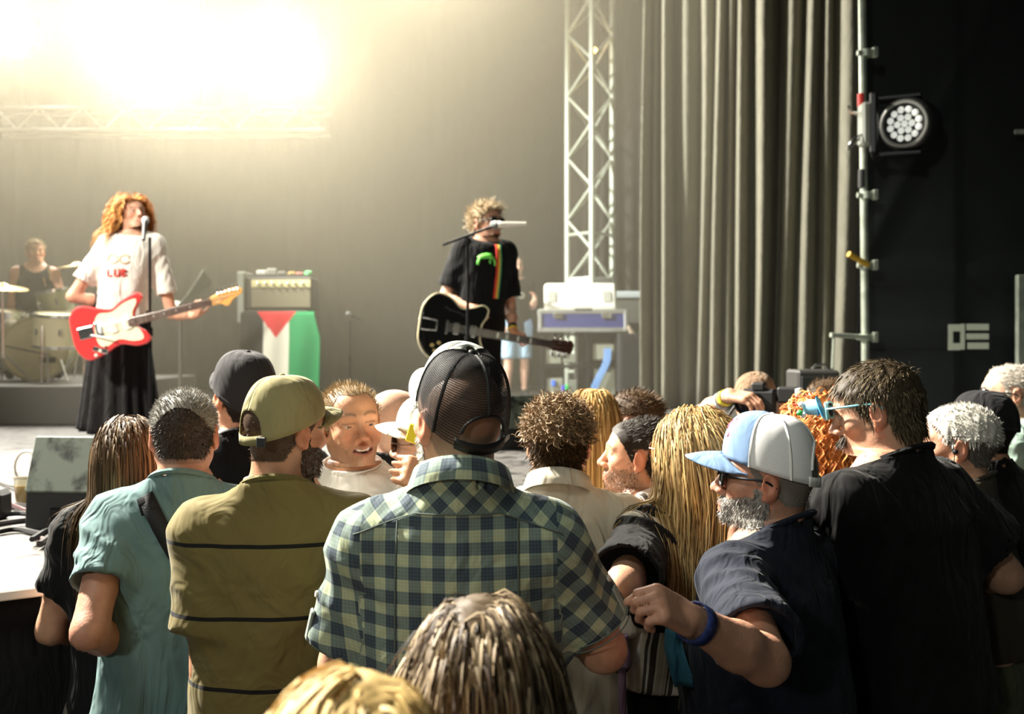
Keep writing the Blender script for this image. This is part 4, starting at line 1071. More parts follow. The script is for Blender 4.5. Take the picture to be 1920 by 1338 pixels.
# flag
nu, nv = 84, 84; V = []; Fq = []; Cc = []
fo = deckpt(525, 10.3)+np.array([.08, -.235, 1.005]); wd, hg = .74, 1.0
for j in range(nv+1):
    for i in range(nu+1):
        u, v = i/nu, j/nv; wv_ = v**.6
        x = -.42+wd*u*(1-.03*wv_)+(.20*max(0, u-.62)*min(1, v*4)); y = -.015-.05*wv_*(.5+.5*math.sin(u*17+v*2))-.05*max(0, u-.55)*wv_; z = -hg*v*(1+.05*u)-.06*max(0, .18-u)
        if v < .02: y = -.004
        V.append((x, y, z))
        c = rgb(38, 38, 36) if u < .32 else (rgb(226, 224, 206) if u < .655 else rgb(28, 142, 84))
        if abs(u-.49) < .27*(1-v/.26): c = rgb(206, 44, 46)
        Cc.append(c)
for j in range(nv):
    for i in range(nu): Fq.append((j*(nu+1)+i, (j+1)*(nu+1)+i, (j+1)*(nu+1)+i+1, j*(nu+1)+i+1))
fg = obj('flag', V, Fq, mat('flag_cloth', (1, 1, 1), .8, attr='Col', bump=.2, bscale=20), cols=np.array(Cc)); fg.location = fo; fg.modifiers.new('thick', 'SOLIDIFY').thickness = .002
tag(fg, 'black, white and green flag with a red triangle draped over the amplifier', 'flag')

# ------------------------------------------------------------------ drum riser and kit
RZ = STZ+.33
rs = MB().box((-6.2, 9.75, STZ+.165), (2.65, 1.45, .165), None, .01).build('drum_riser', mat('riser_black', rgb(58, 55, 50), .7, bump=.2, bscale=60), None); tag(rs, 'low dark drum riser under the drum kit', 'riser')
M_HEAD = mat('drum_skin', rgb(232, 222, 182), .55, var=.05); M_SHELL = mat('drum_shell', rgb(150, 150, 122), .3, coat=.5); M_HOOP = M_CHROME
kit = empty('bass_drum', (at(42, 0, 9.0)[0], 9.25, RZ+.30)); tag(kit, 'large bass drum with cream head and dark slot', 'drum', 'drum kit on the riser')
Rb = rotz(math.radians(12))@rotx(math.pi/2)
MB().lathe([(.285, -.36), (.285, 0)], 36, Rb).build('shell', M_SHELL, kit, True)
MB().lathe([(.001, .012), (.14, .01), (.275, .004)], 36, Rb).build('drum_head', M_HEAD, kit, True)
for z in (-.36, 0.0): MB().lathe([(.272, z-.015), (.30, z-.02), (.302, z+.02), (.275, z+.022), (.272, z-.015)], 36, Rb).build('hoop', mat('hoop_wood', rgb(205, 198, 160), .4), kit, True)
for a in range(8):
    q = Rb@np.array([.30*math.cos(a*.785+.39), .30*math.sin(a*.785+.39), -.02]); MB().box(q, (.012, .035, .018), Rb, .004).build('lug', M_CHROME, kit)
MB().box(Rb@np.array([.11, -.10, .016]), (.07, .024, .004), Rb, .003).build('port', M_BLACK, kit)
MB().box(Rb@np.array([-.06, -.015, .014]), (.20, .006, .003), Rb@rotz(-.22)).build('crease_line', mat('tape_grey', rgb(120, 116, 90), .7), kit)
for s_ in (-1, 1): MB().tube([(s_*.25, -.04, -.10), (s_*.36, -.14, -.295)], .010, 6).build('spur', M_CHROME, kit, True)
def drum(px, py, d, r, h, label, tilt=(0, 0), shell=M_SHELL):
    e = empty('tom_drum', at(px, py, d)); tag(e, label, 'drum', 'drum kit on the riser'); Rt = rotx(tilt[0])@roty(tilt[1])
    MB().lathe([(r, -h), (r, 0)], 28, Rt).build('shell', shell, e, True)
    MB().lathe([(.001, .004), (r*.98, .002)], 28, Rt).build('drum_head', M_HEAD, e, True)
    for z in (-h, 0): MB().lathe([(r*.98, z-.012), (r*1.05, z-.012), (r*1.05, z+.014), (r*.98, z+.014)], 28, Rt).build('hoop', M_CHROME, e, True)
    for a in range(6):
        q = Rt@np.array([r*1.02*math.cos(a*1.047), r*1.02*math.sin(a*1.047), -h/2]); MB().box(q, (.012, .012, .03), Rt, .004).build('lug', M_CHROME, e)
    return e
t1 = drum(98, 545, 9.3, .155, .22, 'olive tom drum mounted over the bass drum', (.15, -.2)); MB().tube([(0, 0, -.24), (-.10, .0, -.48)], .014, 6).build('tom_arm', M_CHROME, t1, True)
t2 = drum(108, 590, 8.95, .20, .28, 'wide cream floor tom beside the bass drum', (.10, .06), mat('cream_shell', rgb(226, 216, 176), .35))
for a in (0.3, 2.4, 4.5): MB().tube([(.205*math.cos(a), .205*math.sin(a), -.1), (.22*math.cos(a), .22*math.sin(a), RZ-t2.location.z+.006)], .009, 6).build('leg', M_CHROME, t2, True)
t3 = drum(20, 585, 9.55, .17, .14, 'shallow snare drum between the drummer and the bass drum', (.1, .1), M_CHROME)
MB().tube([(0, 0, -.15), (0, .05, RZ-t3.location.z+.006)], .012, 6).build('stand', M_CHROME, t3, True)
def cymbal(px, py, d, r, label, tilt):
    e = empty('cymbal', at(px, py, d)); tag(e, label, 'cymbal', 'cymbals of the drum kit'); Rt = rotx(tilt[0])@roty(tilt[1])
    MB().lathe([(.008, .03), (.035, .022), (.05, .008), (r, -.012), (r, -.015), (.05, .004)], 32, Rt).build('plate', metal('brass', (.85, .68, .32), .28), e, True)
    MB().tube([(0, 0, .05), (0, .02, RZ-e.location.z+.22)], .010, 6).build('stand', M_CHROME, e, True)
    for a in (0, 2.09, 4.19): MB().tube([(0, .02, RZ-e.location.z+.26), (.26*math.cos(a), .02+.26*math.sin(a), RZ-e.location.z+.01)], .008, 6).build('leg', M_CHROME, e, True)
cymbal(4, 536, 9.0, .22, 'brass cymbal tilted in front of the drummer', (.12, .15))
cymbal(143, 497, 9.9, .20, 'small brass cymbal behind the singer', (.1, -.1))
# music stand style flat sheet behind the singer, small side table
ms = empty('panel_stand', deckpt(338, 9.2)); tag(ms, 'upturned grey curved panel on a stand behind the guitar neck', 'stand')
V = []; Fq = []
for i in range(13):
    t = i/12
    for j in range(7):
        v = j/6; V.append((-.10+.34*t+.02*v, -.10+.2*v, 1.02+.34*t**1.6+.12*(1-t)*(v-.5)-.10*v*t))
for i in range(12):
    for j in range(6): Fq.append((i*7+j, (i+1)*7+j, (i+1)*7+j+1, i*7+j+1))
po = obj('panel', V, Fq, mat('panel_grey', rgb(150, 152, 138), .5), ms); po.modifiers.new('thick', 'SOLIDIFY').thickness = .008
MB().tube([(0, 0, 0), (0, 0, 1.04)], .018, 8).build('pole', mat('dull_metal', rgb(96, 94, 84), .5), ms, True)
MB().box((.02, 0, .02), (.34, .20, .02), None, .008).build('foot_plate', mat('dull_metal2', rgb(150, 148, 136), .5), ms)
MB().lathe([(.12, .04), (.10, .09), (.03, .12), (.001, .125)], 16, c=(-.02, 0, 0)).build('base', mat('dull_metal2', rgb(150, 148, 136), .5), ms, True)

# ------------------------------------------------------------------ things on the front of the deck
M_WEDGE = None
def wedge_mat():
    m, nt, b = nmat('scuffed_grille'); N, L = nt.nodes, nt.links; tc = N.new('ShaderNodeTexCoord'); n = N.new('ShaderNodeTexNoise'); n.inputs['Scale'].default_value = 9; n.inputs['Detail'].default_value = 5; n.inputs['Roughness'].default_value = .55
    L.new(tc.outputs['Object'], n.inputs[0]); r = N.new('ShaderNodeValToRGB'); e = r.color_ramp.elements; e[0].position = .40; e[0].color = (*rgb(34, 38, 32), 1); e[1].position = .52; e[1].color = (*rgb(104, 112, 100), 1)
    L.new(n.outputs[0], r.inputs[0]); L.new(r.outputs[0], b.inputs['Base Color']); b.inputs['Roughness'].default_value = .6; return m
def wedge(name, px, d, w_, h_, dep, rz, label, back=True):
    e = empty(name, deckpt(px, d), rz); tag(e, label, 'speaker')
    prof = [(-dep/2, 0), (dep/2, 0), (dep/2, h_*.40), (dep*.26, h_), (-dep/2, h_*.72)]
    R = rotz(math.pi/2)                                   # profile plane yz, extruded along x
    P = [(-a, b) for a, b in prof]
    MB().prism([(a, b) for a, b in prof], -w_/2, w_/2, rotz(-math.pi/2), bev=.012).build('box', M_BLACK, e)
    p0 = np.array([0, -dep/2, h_*.40]); p1 = np.array([0, -dep*.26, h_]); mid = (p0+p1)/2; a = math.atan2(p1[2]-p0[2], p1[1]-p0[1])
    MB().box(mid+np.array([0, -math.sin(a), math.cos(a)])*.006, (w_*.47, np.linalg.norm(p1-p0)*.49, .010), rotx(a), .004).build('grille', wedge_mat() if 'scuffed_grille' not in bpy.data.materials else bpy.data.materials['scuffed_grille'], e)
    MB().box((0, -dep/2-.004, h_*.18), (w_*.12, .008, .02), None, .004).build('handle', M_BLACKMETAL, e)
    return e
wedge('monitor_wedge', 152, 3.80, .27, .335, .30, math.radians(-6), 'scuffed grey monitor speaker on the deck beside the cables')
wedge('monitor_wedge', 955, 6.6, .42, .34, .40, math.radians(34), 'black monitor wedge on the deck behind the plaid shirted man')
sp = empty('side_fill_speaker', deckpt(1523, 5.05)); tag(sp, 'black box speaker on the stage edge behind the photographer', 'speaker')
MB().box((0, 0, .275), (.105, .11, .275), None, .012).build('box', mat('dark_box', rgb(44, 42, 40), .55), sp); MB().box((0, -.112, .27), (.088, .006, .25), None, .004).build('grille', M_BLACK, sp)
MB().tube([(-.0, 0, .555), (.02, 0, .575), (.06, 0, .575), (.08, 0, .555)], .008, 6).build('handle', M_CHROME, sp, True)
def front_px(px):
    """depth at which the sight line of a pixel column meets the stage front"""
    k = (px-CX)/F; return (FY0-FS*FX0)/(1-FS*k)
rnd = random.Random(5)
cable_cols = [(30, 28, 27), (44, 36, 34), (24, 24, 26), (120, 96, 90), (60, 30, 30), (150, 150, 140)]
def cable_label(i): return ['thin black', 'dark brown', 'curling black', 'dusty pink', 'dark red', 'pale grey', 'long black', 'short brown', 'matt black'][i]
paths = [[(-30, 962), (40, 958), (90, 975), (175, 985)], [(-20, 1000), (60, 990), (120, 1002), (190, 996)], [(60, 1030), (95, 1012), (140, 1024), (185, 1012)], [(70, 1022), (110, 1030), (150, 1016), (190, 1030)], [(-20, 940), (50, 972), (110, 985), (190, 975)], [(-20, 905), (30, 925), (60, 905), (66, 880)], [(-30, 1015), (30, 1004), (90, 1014), (160, 1002)], [(75, 1036), (100, 1020), (125, 1034), (172, 1022)], [(-20, 985), (45, 980), (100, 992), (170, 984)]]
for i, pp in enumerate(paths):
    pts = []
    for (px, py) in pp: d = .685*F/(py-HY-6); q = at(px, py, d); q[2] = STZ+.012+.006*(i % 3); pts.append(q)
    o = MB().tube(spline(pts, 8), .010+.002*(i % 2), 6).build('cable', mat('cable_rubber%d' % i, rgb(*cable_cols[i % 6]), .5), None, True); tag(o, cable_label(i)+' cable lying on the deck by the monitor speaker', 'cable', 'cables on the deck')
cl_ = []
for i in range(40):
    a = i/39*2*math.pi*1.15; cl_.append(at(48, 868, 4.6)+np.array([.06*math.cos(a), 0.02*math.sin(a*.5), .075*math.sin(a)-.02]))
o = MB().tube(cl_, .006, 6).build('cable_loop', mat('pale_cable', rgb(196, 190, 178), .5), None, True); tag(o, 'pale cable loop standing up from the deck', 'cable')
cup = empty('beer_cup', at(45, 946, .685*F/(946-HY))); tag(cup, 'clear plastic cup of pale beer on the deck', 'cup')
mg = mat('cup_plastic', rgb(240, 238, 225), .15); mg.node_tree.nodes['Principled BSDF'].inputs['Transmission Weight'].default_value = .85
MB().lathe([(.03, 0), (.032, .002), (.042, .115), (.044, .117), (.040, .115), (.030, .006)], 20).build('cup', mg, cup, True); MB().lathe([(.001, .006), (.030, .006), (.038, .085), (.001, .085)], 20).build('beer', mat('beer', rgb(226, 190, 90), .2), cup, True)
pd = empty('pedal_box', at(88, 955, .685*F/(955-HY))); tag(pd, 'small dark pedal with a yellow stripe on the deck', 'pedal')
MB().box((0, 0, .035), (.06, .05, .035), rotz(.3), .01).build('box', M_BLACK, pd); MB().box((0, 0, .045), (.062, .052, .006), rotz(.3)).build('stripe', mat('yellow_stripe', rgb(200, 160, 40), .5), pd)
lp = empty('pedal_box', at(-12, 975, .685*F/(975-HY))); tag(lp, 'rounded dark box on the deck at the cup', 'box'); MB().box((0, 0, .06), (.05, .06, .06), None, .02).build('box', M_BLACK, lp)

# ------------------------------------------------------------------ microphones
def mic_stand(px, d, ztop, label, boom=None, base=True):
    e = empty('microphone_stand', deckpt(px, d)); tag(e, label, 'microphone stand')
    MB().lathe([(.001, .03), (.03, .028), (.13, .016), (.14, 0)], 24).build('base', M_BLACKMETAL, e, True)
    MB().tube([(0, 0, .02), (0, 0, ztop*.55)], .014, 10).build('lower_tube', M_BLACKMETAL, e, True); MB().tube([(0, 0, ztop*.5), (0, 0, ztop)], .0095, 10).build('upper_tube', M_BLACKMETAL, e, True)
    MB().tube([(0, 0, ztop*.55-.03), (0, 0, ztop*.55+.03)], .019, 10).build('clutch', M_BLACKMETAL, e, True)
    if boom is not None:
        MB().tube(boom, .008, 8).build('boom', M_BLACKMETAL, e, True); MB().lathe([(.001, .02), (.022, .018), (.022, -.018), (.001, -.02)], 10, rotx(math.pi/2), (0, 0, ztop)).build('joint', M_BLACKMETAL, e, True)
    return e
def microphone(p, dirv, label, body, grille, r=.024):
    e = empty('microphone', p); tag(e, label, 'microphone'); u = nrmv(dirv); q = Vector(u).to_track_quat('Z', 'Y').to_matrix(); R = np.array(q)
    MB().lathe([(.001, -.16), (.011, -.16), (.017, -.02), (.021, 0), (.019, .005)], 14, R).build('handle', body, e, True)
    MB().lathe([(.02, 0), (r, .012), (r, .028), (r*.75, .046), (.001, .052)], 16, R).build('grille', grille, e, True)
    return e
M_GRILLE = mat('mic_grille', rgb(120, 124, 122), .4, metal=.6, bump=.6, bscale=400)
mic_stand(281, 6.55, 1.38, 'straight black microphone stand before the singer')
microphone(at(272, 418, 6.55), (-.12, .45, .55), 'dark microphone at the singer\'s mouth', M_BLACK, M_GRILLE)
d2 = 5.72; zt = at(875, 452, d2)[2]-STZ
b0_ = at(830, 459, d2)-deckpt(877, d2); b1_ = at(925, 424, d2)-deckpt(877, d2)
mic_stand(877, d2, zt, 'black boom microphone stand before the dark shirted guitarist', boom=[b0_, b1_])
microphone(at(935, 421, d2), (-1.0, .12, -.02), 'bright silver microphone on the boom at the guitarist\'s mouth', mat('mic_silver', rgb(225, 220, 210), .3, metal=.5), M_GRILLE)
st3 = mic_stand(657, 10.8, .93, 'short microphone stand alone on the dark stage')
microphone(at(657, 590, 10.8), (-.5, -.4, .3), 'small microphone on the short stand', M_BLACK, M_GRILLE)

# ------------------------------------------------------------------ who is there
FAIR = (.56, .31, .20); TAN = (.48, .25, .15); PALE = (.62, .38, .27); RUDDY = (.54, .27, .18)
BLK = cloth('black_cotton', rgb(12, 12, 13)); BLK2 = cloth('black_jersey', rgb(8, 8, 9)); NAVY = cloth('navy_cotton', rgb(27, 32, 44), var=.1)
JEANS = cloth('dark_denim', rgb(16, 18, 24)); DARKT = cloth('charcoal_twill', rgb(16, 15, 14))
WHITE_T = cloth('white_cotton', rgb(236, 232, 222), var=.05)

def wovenmat(name, build):
    m, nt, b = nmat(name); b.inputs['Roughness'].default_value = .85; b.inputs['Specular IOR Level'].default_value = .25; b.inputs['Sheen Weight'].default_value = .1
    N, L = nt.nodes, nt.links
    def math_(op, a, c=None, clamp=False):
        n = N.new('ShaderNodeMath'); n.operation = op; n.use_clamp = clamp
        for i, v in enumerate((a, c)):
            if v is None: continue
            if isinstance(v, (int, float)): n.inputs[i].default_value = v
            else: L.new(v, n.inputs[i])
        return n.outputs[0]
    def attr(nm):
        a = N.new('ShaderNodeAttribute'); a.attribute_name = nm; s = N.new('ShaderNodeSeparateXYZ'); L.new(a.outputs['Vector'], s.inputs[0]); return s.outputs
    def mixc(f, a, c):
        n = N.new('ShaderNodeMix'); n.data_type = 'RGBA'
        if isinstance(f, (int, float)): n.inputs[0].default_value = f
        else: L.new(f, n.inputs[0])
        for i, v in ((6, a), (7, c)):
            if isinstance(v, tuple): n.inputs[i].default_value = (*v, 1)
            else: L.new(v, n.inputs[i])
        return n.outputs[2]
    col = build(N, L, math_, attr, mixc); L.new(col, b.inputs['Base Color'])
    tc = N.new('ShaderNodeTexCoord'); n2 = N.new('ShaderNodeTexNoise'); n2.inputs['Scale'].default_value = 16; n2.inputs['Detail'].default_value = 5; L.new(tc.outputs['Object'], n2.inputs[0])
    bp = N.new('ShaderNodeBump'); bp.inputs['Strength'].default_value = .6; bp.inputs['Distance'].default_value = .028; n2.inputs['Scale'].default_value = 8; n2.inputs['Distortion'].default_value = 1.6; n2.inputs['Detail'].default_value = 2; L.new(n2.outputs[0], bp.inputs['Height']); L.new(bp.outputs[0], b.inputs['Normal'])
    return m
def plaid_build(yz, yk):
    def build(N, L, M, attr, mixc):
        t = attr('tuv'); s = attr('suv')
        u0, v0, sw = t[0], t[1], t[2]
        isl = M('GREATER_THAN', sw, .5)
        au = M('ABSOLUTE', u0)
        line = M('ADD', yz, M('MULTIPLY', M('MAXIMUM', M('SUBTRACT', au, .08), 0.0), -yk))
        yoke = M('MULTIPLY', M('GREATER_THAN', v0, line), M('SUBTRACT', 1.0, isl))
        ru = M('MULTIPLY', M('ADD', u0, v0), .7071); rv = M('MULTIPLY', M('SUBTRACT', v0, u0), .7071)
        def pick(a, b_, f): return M('ADD', M('MULTIPLY', a, M('SUBTRACT', 1.0, f)), M('MULTIPLY', b_, f))
        u = pick(u0, ru, yoke); v = pick(v0, rv, yoke)
        su = M('MULTIPLY', M('ADD', s[0], s[1]), .7071); sv = M('MULTIPLY', M('SUBTRACT', s[1], s[0]), .7071)
        su2 = pick(s[0], su, .35); sv2 = pick(s[1], sv, .35)
        u = pick(u, su2, isl); v = pick(v, sv2, isl)
        PER = .0455
        def stripes(x):
            f = M('FRACT', M('ADD', M('DIVIDE', x, PER), 100.0)); band = M('LESS_THAN', f, .52)
            g = M('FRACT', M('ADD', M('DIVIDE', x, PER/7), 50.0)); fine = M('LESS_THAN', g, .35)
            return M('ADD', M('MULTIPLY', band, .86), M('MULTIPLY', fine, .12))
        a, b_ = stripes(u), stripes(v)
        w = M('MULTIPLY', M('ADD', a, b_), .5)
        r = N.new('ShaderNodeValToRGB'); e = r.color_ramp.elements; e[0].position = 0; e[0].color = (*rgb(178, 186, 152), 1); e[1].position = 1; e[1].color = (*rgb(44, 56, 74), 1)
        m2 = e.new(.47); m2.color = (*rgb(110, 126, 120), 1)
        L.new(w, r.inputs[0]); return r.outputs[0]
    return build
def stripe_build(base, dark, z0, per, width):
    def build(N, L, M, attr, mixc):
        t = attr('tuv'); f = M('FRACT', M('DIVIDE', M('SUBTRACT', t[1], z0-50*per), per)); return mixc(M('LESS_THAN', f, width/per), base, dark)
    return build
def vstripe_build(N, L, M, attr, mixc):
    t = attr('tuv'); f = M('FRACT', M('ADD', M('DIVIDE', t[0], .040), 40.0)); f2 = M('FRACT', M('ADD', M('DIVIDE', t[0], .013), 40.0))
    a = mixc(M('LESS_THAN', f, .45), rgb(196, 186, 168), rgb(70, 62, 56)); return mixc(M('MULTIPLY', M('LESS_THAN', f2, .25), .7), a, rgb(226, 222, 212))
def meshmat(name, col, alpha):
    m, nt, b = nmat(name); N, L = nt.nodes, nt.links; b.inputs['Base Color'].default_value = (*col, 1); b.inputs['Roughness'].default_value = .7
    a = N.new('ShaderNodeAttribute'); a.attribute_name = 'tuv'; mp = N.new('ShaderNodeMapping'); mp.inputs['Scale'].default_value = (330, 330, 1); L.new(a.outputs['Vector'], mp.inputs[0])
    v = N.new('ShaderNodeTexVoronoi'); v.inputs['Scale'].default_value = 1; v.inputs['Randomness'].default_value = 0; L.new(mp.outputs[0], v.inputs[0])
    gt = N.new('ShaderNodeMath'); gt.operation = 'GREATER_THAN'; gt.inputs[1].default_value = alpha; L.new(v.outputs['Distance'], gt.inputs[0]); L.new(gt.outputs[0], b.inputs['Alpha']); return m

def band(c, sd, t, m, r=.031, wdt=.010, name='wristband', flop=False):
    """ring round a forearm at fraction t from elbow to wrist"""
    a = c['arms'][sd]; E, W = a['E'], a['W']; u = nrmv(W-E); p = E+(W-E)*t; e1 = nrmv(np.cross(u, [.1, .2, 1])); e2 = np.cross(u, e1); V = []; Fq = []; k = 20
    for i in range(k):
        an = 2*math.pi*i/k
        for q in (-1, 1): V.append(p+(e1*math.cos(an)+e2*math.sin(an))*r+u*wdt*q)
    for i in range(k): Fq.append((2*i, 2*((i+1) % k), 2*((i+1) % k)+1, 2*i+1))
    o = obj(name, V, Fq, m, c['root']); so = o.modifiers.new('thick', 'SOLIDIFY'); so.thickness = .003; so.offset = 0; return o
GREYHAIR = ((.30, .29, .26), (.42, .40, .36), (.20, .18, .15)); BROWNH = ((.085, .048, .022), (.12, .07, .03), (.06, .034, .016)); DARKH = ((.022, .015, .010), (.035, .024, .016))
BLONDE = ((.50, .33, .13), (.62, .44, .20), (.36, .22, .08)); SANDY = ((.34, .24, .13), (.44, .32, .18)); REDH = ((.55, .19, .045), (.66, .26, .07), (.42, .13, .03)); WHITEH = ((.66, .64, .58), (.52, .50, .45))

# --- the man in the plaid shirt
PLAID = wovenmat('plaid_cotton', plaid_build(1.576, .35))
c = person('man in green plaid shirt and black mesh trucker cap, back turned', 862, 662, 2.0, yaw=0, bpx=872, hyaw=30, pitch=5, captop=.022, skin=FAIR, w=1.0, g=1.08, belly=.05, neckfat=1.12,
    hs=.985, face=dict(shaved=.55, stubble=.3, stubcol=(.35, .32, .28), hairbase=(.12, .09, .07), fat=1.08), L=dict(sh=(0, 0, -.015), e=(-.062, .06, -.245), w=(.12, .20, .03), thick=1.08), R=dict(sh=(0, 0, -.015), e=(.105, .06, -.215), w=(-.10, .21, .03), thick=1.08),
    top=dict(m=PLAID, sleeve=.76, hem=.76, ease=.022, sl_r=.072, fold=.009, collar='shirt', h=.008, seed=2, neckw=.016), bottom=DARKT, hh=.004, hb=.012,
    beard=dict(mask=beard_mask, n=900, length=.010, rad=.0009, cols=WHITEH, lift=.4, comb=(0, .1, -.5), K=3, under=.002, name='beard'))
MESHB = meshmat('black_cap_mesh', rgb(30, 28, 27), .43); CAPGREY = cloth('pale_grey_twill', rgb(186, 190, 182), var=.06)
cp, cf, dome = make_cap(c, CAPGREY, MESHB, CAPGREY, trucker=True, strap_m=M_BLACK, seam=M_BLACK, tilt=14, height=.152, vl=.085, openw=.56, oph=.20, zb=-.014)
th_ = math.pi-.75; pp_ = dome(th_, 0)*np.array([1.03, 1.03, 1])+np.array([0, 0, .006]); MB().box(cf.to(pp_), (.013, .002, .005), cf.R@rotz(-(th_)), .0008).build('brand_tab', mat('white_thread', rgb(226, 226, 220), .7), cp)
def onshirt(c, pts, m, name, parent, off=.002, rad=.0016):
    """a thin seam laid on the shirt's surface: pts in the person's space, pushed onto the cloth from behind"""
    from mathutils.bvhtree import BVHTree
    if 'bvh' not in c: me = c['shirt'].data; c['bvh'] = BVHTree.FromPolygons([v.co[:] for v in me.vertices], [p.vertices[:] for p in me.polygons])
    out = []
    for p in pts:
        hit = c['bvh'].ray_cast(Vector((p[0], -.8, p[2])), Vector((0, 1, 0)))
        if hit[0] is not None: out.append(np.array(hit[0])+np.array(hit[1])*off)
    if len(out) > 1: MB().tube(out, rad, 5).build(name, m, parent, True)
def onsurf(c, p): return np.array(c['bvh'].find_nearest(Vector(p))[0])
SEAM = mat('seam_thread', rgb(92, 104, 96), .8)
sh_ = c['shirt']; s = c['s']
zl = lambda x: 1.576-.35*max(abs(x)-.08, 0)
onshirt(c, [(x*.01+c['ln'](1.5)[0], -.25, zl(x*.01)) for x in range(-20, 21)], SEAM, 'yoke_seam', sh_)
for x0 in (-.115, .115): onshirt(c, [(x0+c['ln'](1.5)[0], -.25, 1.56-.014*k) for k in range(44)], SEAM, 'pleat_seam', sh_)
M_BUTTON = mat('shell_button', rgb(226, 222, 204), .3)
for sd in (-1, 1):
    a = c['arms'][sd]; u = nrmv(a['E']-a['S']); p0 = a['S']+(a['E']-a['S'])*.72; out = nrmv(np.array([sd*.9, -.42, .25])-u*np.dot(np.array([sd*.9, -.42, .25]), u)); rr = .0715*s*1.12
    for off_, q in ((0, 'cuff_seam'), (.012, 'cuff_seam')):
        e1 = out; e2 = np.cross(u, e1); MB().tube([p0+u*off_+(e1*math.cos(t)+e2*math.sin(t))*rr*1.002 for t in np.linspace(0, 6.283, 30)], .0014, 5, False).build(q, SEAM, sh_, True)
    MB().box(onsurf(c, a['S']+(a['E']-a['S'])*.60+out*.16), (.010, .034, .0035), np.stack([np.cross(u, out), u, out], 1), .003).build('sleeve_tab', PLAID if False else cloth('tab_grey', rgb(150, 160, 150)), sh_)
    bt = MB(); bt.lathe([(.001, .004), (.006, .004), (.007, 0)], 12, np.stack([np.cross(u, out), u, out], 1), onsurf(c, a['S']+(a['E']-a['S'])*.40+out*.16)); bt.build('button', M_BUTTON, sh_, True)
P_PLAID = c

# --- olive striped T-shirt
OLIVE = wovenmat('olive_striped_jersey', stripe_build(rgb(110, 98, 56), rgb(20, 19, 16), 1.452, .155, .009))
c = person('bearded man in khaki cap and olive T-shirt with black stripes', 527, 706, 2.3, yaw=6, bpx=524, hyaw=-40, pitch=-3, captop=.018, skin=TAN, w=.98, g=1.04, belly=.03, neckfat=1.10, hs=.93,
    face=dict(shaved=.8, stubble=.5, hairbase=(.09, .055, .035)), L=dict(e=(.02, -.03, -.30), w=(.05, .20, -.10)), R=dict(e=(.02, -.0, -.30), w=(-.08, .20, -.10)),
    top=dict(m=OLIVE, sleeve=.66, hem=.74, ease=.026, sl_r=.080, fold=.008, h=.009, seed=4, cmat=cloth('olive_rib', rgb(98, 90, 50)), neckw=.010), bottom=DARKT, hh=.004,
    hair=dict(n=900, length=.006, rad=.0009, cols=((.11, .065, .04),), lift=1.2, K=3, under=.0008), beard=dict(mask=beard_mask, n=1500, length=.008, rad=.0008, cols=((.04, .025, .018), (.07, .045, .033), (.16, .13, .11)), lift=.3, comb=(0, .15, -.6), K=4, under=.001, name='beard'))
KHAKI = cloth('khaki_twill', rgb(146, 138, 98), var=.10, bump=.3)
make_cap(c, KHAKI, tilt=4, vl=.070, height=.140, openw=.52, oph=.24, strap_m=KHAKI, zb=-.018, zf=.050)
MB().box(c['hfr'].to((.050, -.112, -.020)), (.011, .004, .012), c['hfr'].R@rotz(.5), .002).build('buckle', M_BLACK, c['root'])

# --- teal T-shirt with a shoulder strap
TEAL = cloth('teal_jersey', rgb(104, 130, 130), var=.06)
c = person('man with short hair, its pale top a painted rim light, in teal T-shirt with black shoulder strap', 347, 732, 2.58, yaw=6, bpx=318, hyaw=13, pitch=0, skin=RUDDY, w=.96, g=.96, hs=.98, neckfat=1.05,
    face=dict(shaved=.5, hairbase=(.10, .075, .06)), L=dict(e=(166, 1186, 'near'), w=(228, 1208, 'far'), curl=(.6, .6, .5)), R=dict(e=(.03, 0, -.29), w=(-.12, .20, -.05)),
    top=dict(m=TEAL, sleeve=.60, hem=.74, ease=.022, sl_r=.076, fold=.010, h=.009, seed=6), bottom=JEANS, hh=.004,
    hair=[dict(n=2600, length=.011, rad=.0011, cols=((.34, .33, .30), (.46, .45, .42), (.24, .22, .2)), lift=1.0, comb=(0, -.3, .1), K=4, under=.004, sel=lambda q: q[:, 2] > .076-12*q[:, 0]**2), dict(n=2200, length=.008, rad=.0009, cols=((.075, .055, .045), (.14, .12, .105)), lift=.9, comb=(0, -.2, -.5), K=3, under=.0015, hl=dict(low=-.055), sel=lambda q: q[:, 2] <= .080-12*q[:, 0]**2, seed=8, name='hair')])  # paler locks on top and sides put rim light into the hair colour
pts = []
for t in np.linspace(0, 1, 14): pts.append((-.055+.27*t, -.30, 1.552-.44*t))
from mathutils.bvhtree import BVHTree
def strap_on(c, pts, wd, m, name):
    me = c['shirt'].data; bv = BVHTree.FromPolygons([v.co[:] for v in me.vertices], [p.vertices[:] for p in me.polygons]); V = []; Fq = []
    for i, p in enumerate(pts):
        p = np.array(p, float); h = bv.ray_cast(Vector(p), Vector((0, 1, 0)))
        q = np.array(h[0]) if h[0] is not None else np.array(bv.find_nearest(Vector(p))[0]); nn = np.array(h[1]) if h[0] is not None else np.array([0, -1, 0])
        tdir = nrmv(np.array(pts[min(i+1, len(pts)-1)])-np.array(pts[max(i-1, 0)])); sdv = nrmv(np.cross(tdir, nn)); V += [q+nn*.008-sdv*wd, q+nn*.010+sdv*wd]
    for i in range(len(pts)-1): Fq.append((2*i, 2*i+1, 2*i+3, 2*i+2))
    o = obj(name, V, Fq, m, c['root']); so = o.modifiers.new('thick', 'SOLIDIFY'); so.thickness = .004; so.offset = 0; return o
strap_on(c, pts, .020, mat('black_webbing', rgb(24, 24, 26), .7, bump=.3, bscale=300), 'shoulder_strap')
band(c, -1, .93, mat('white_band', rgb(220, 226, 224), .5))

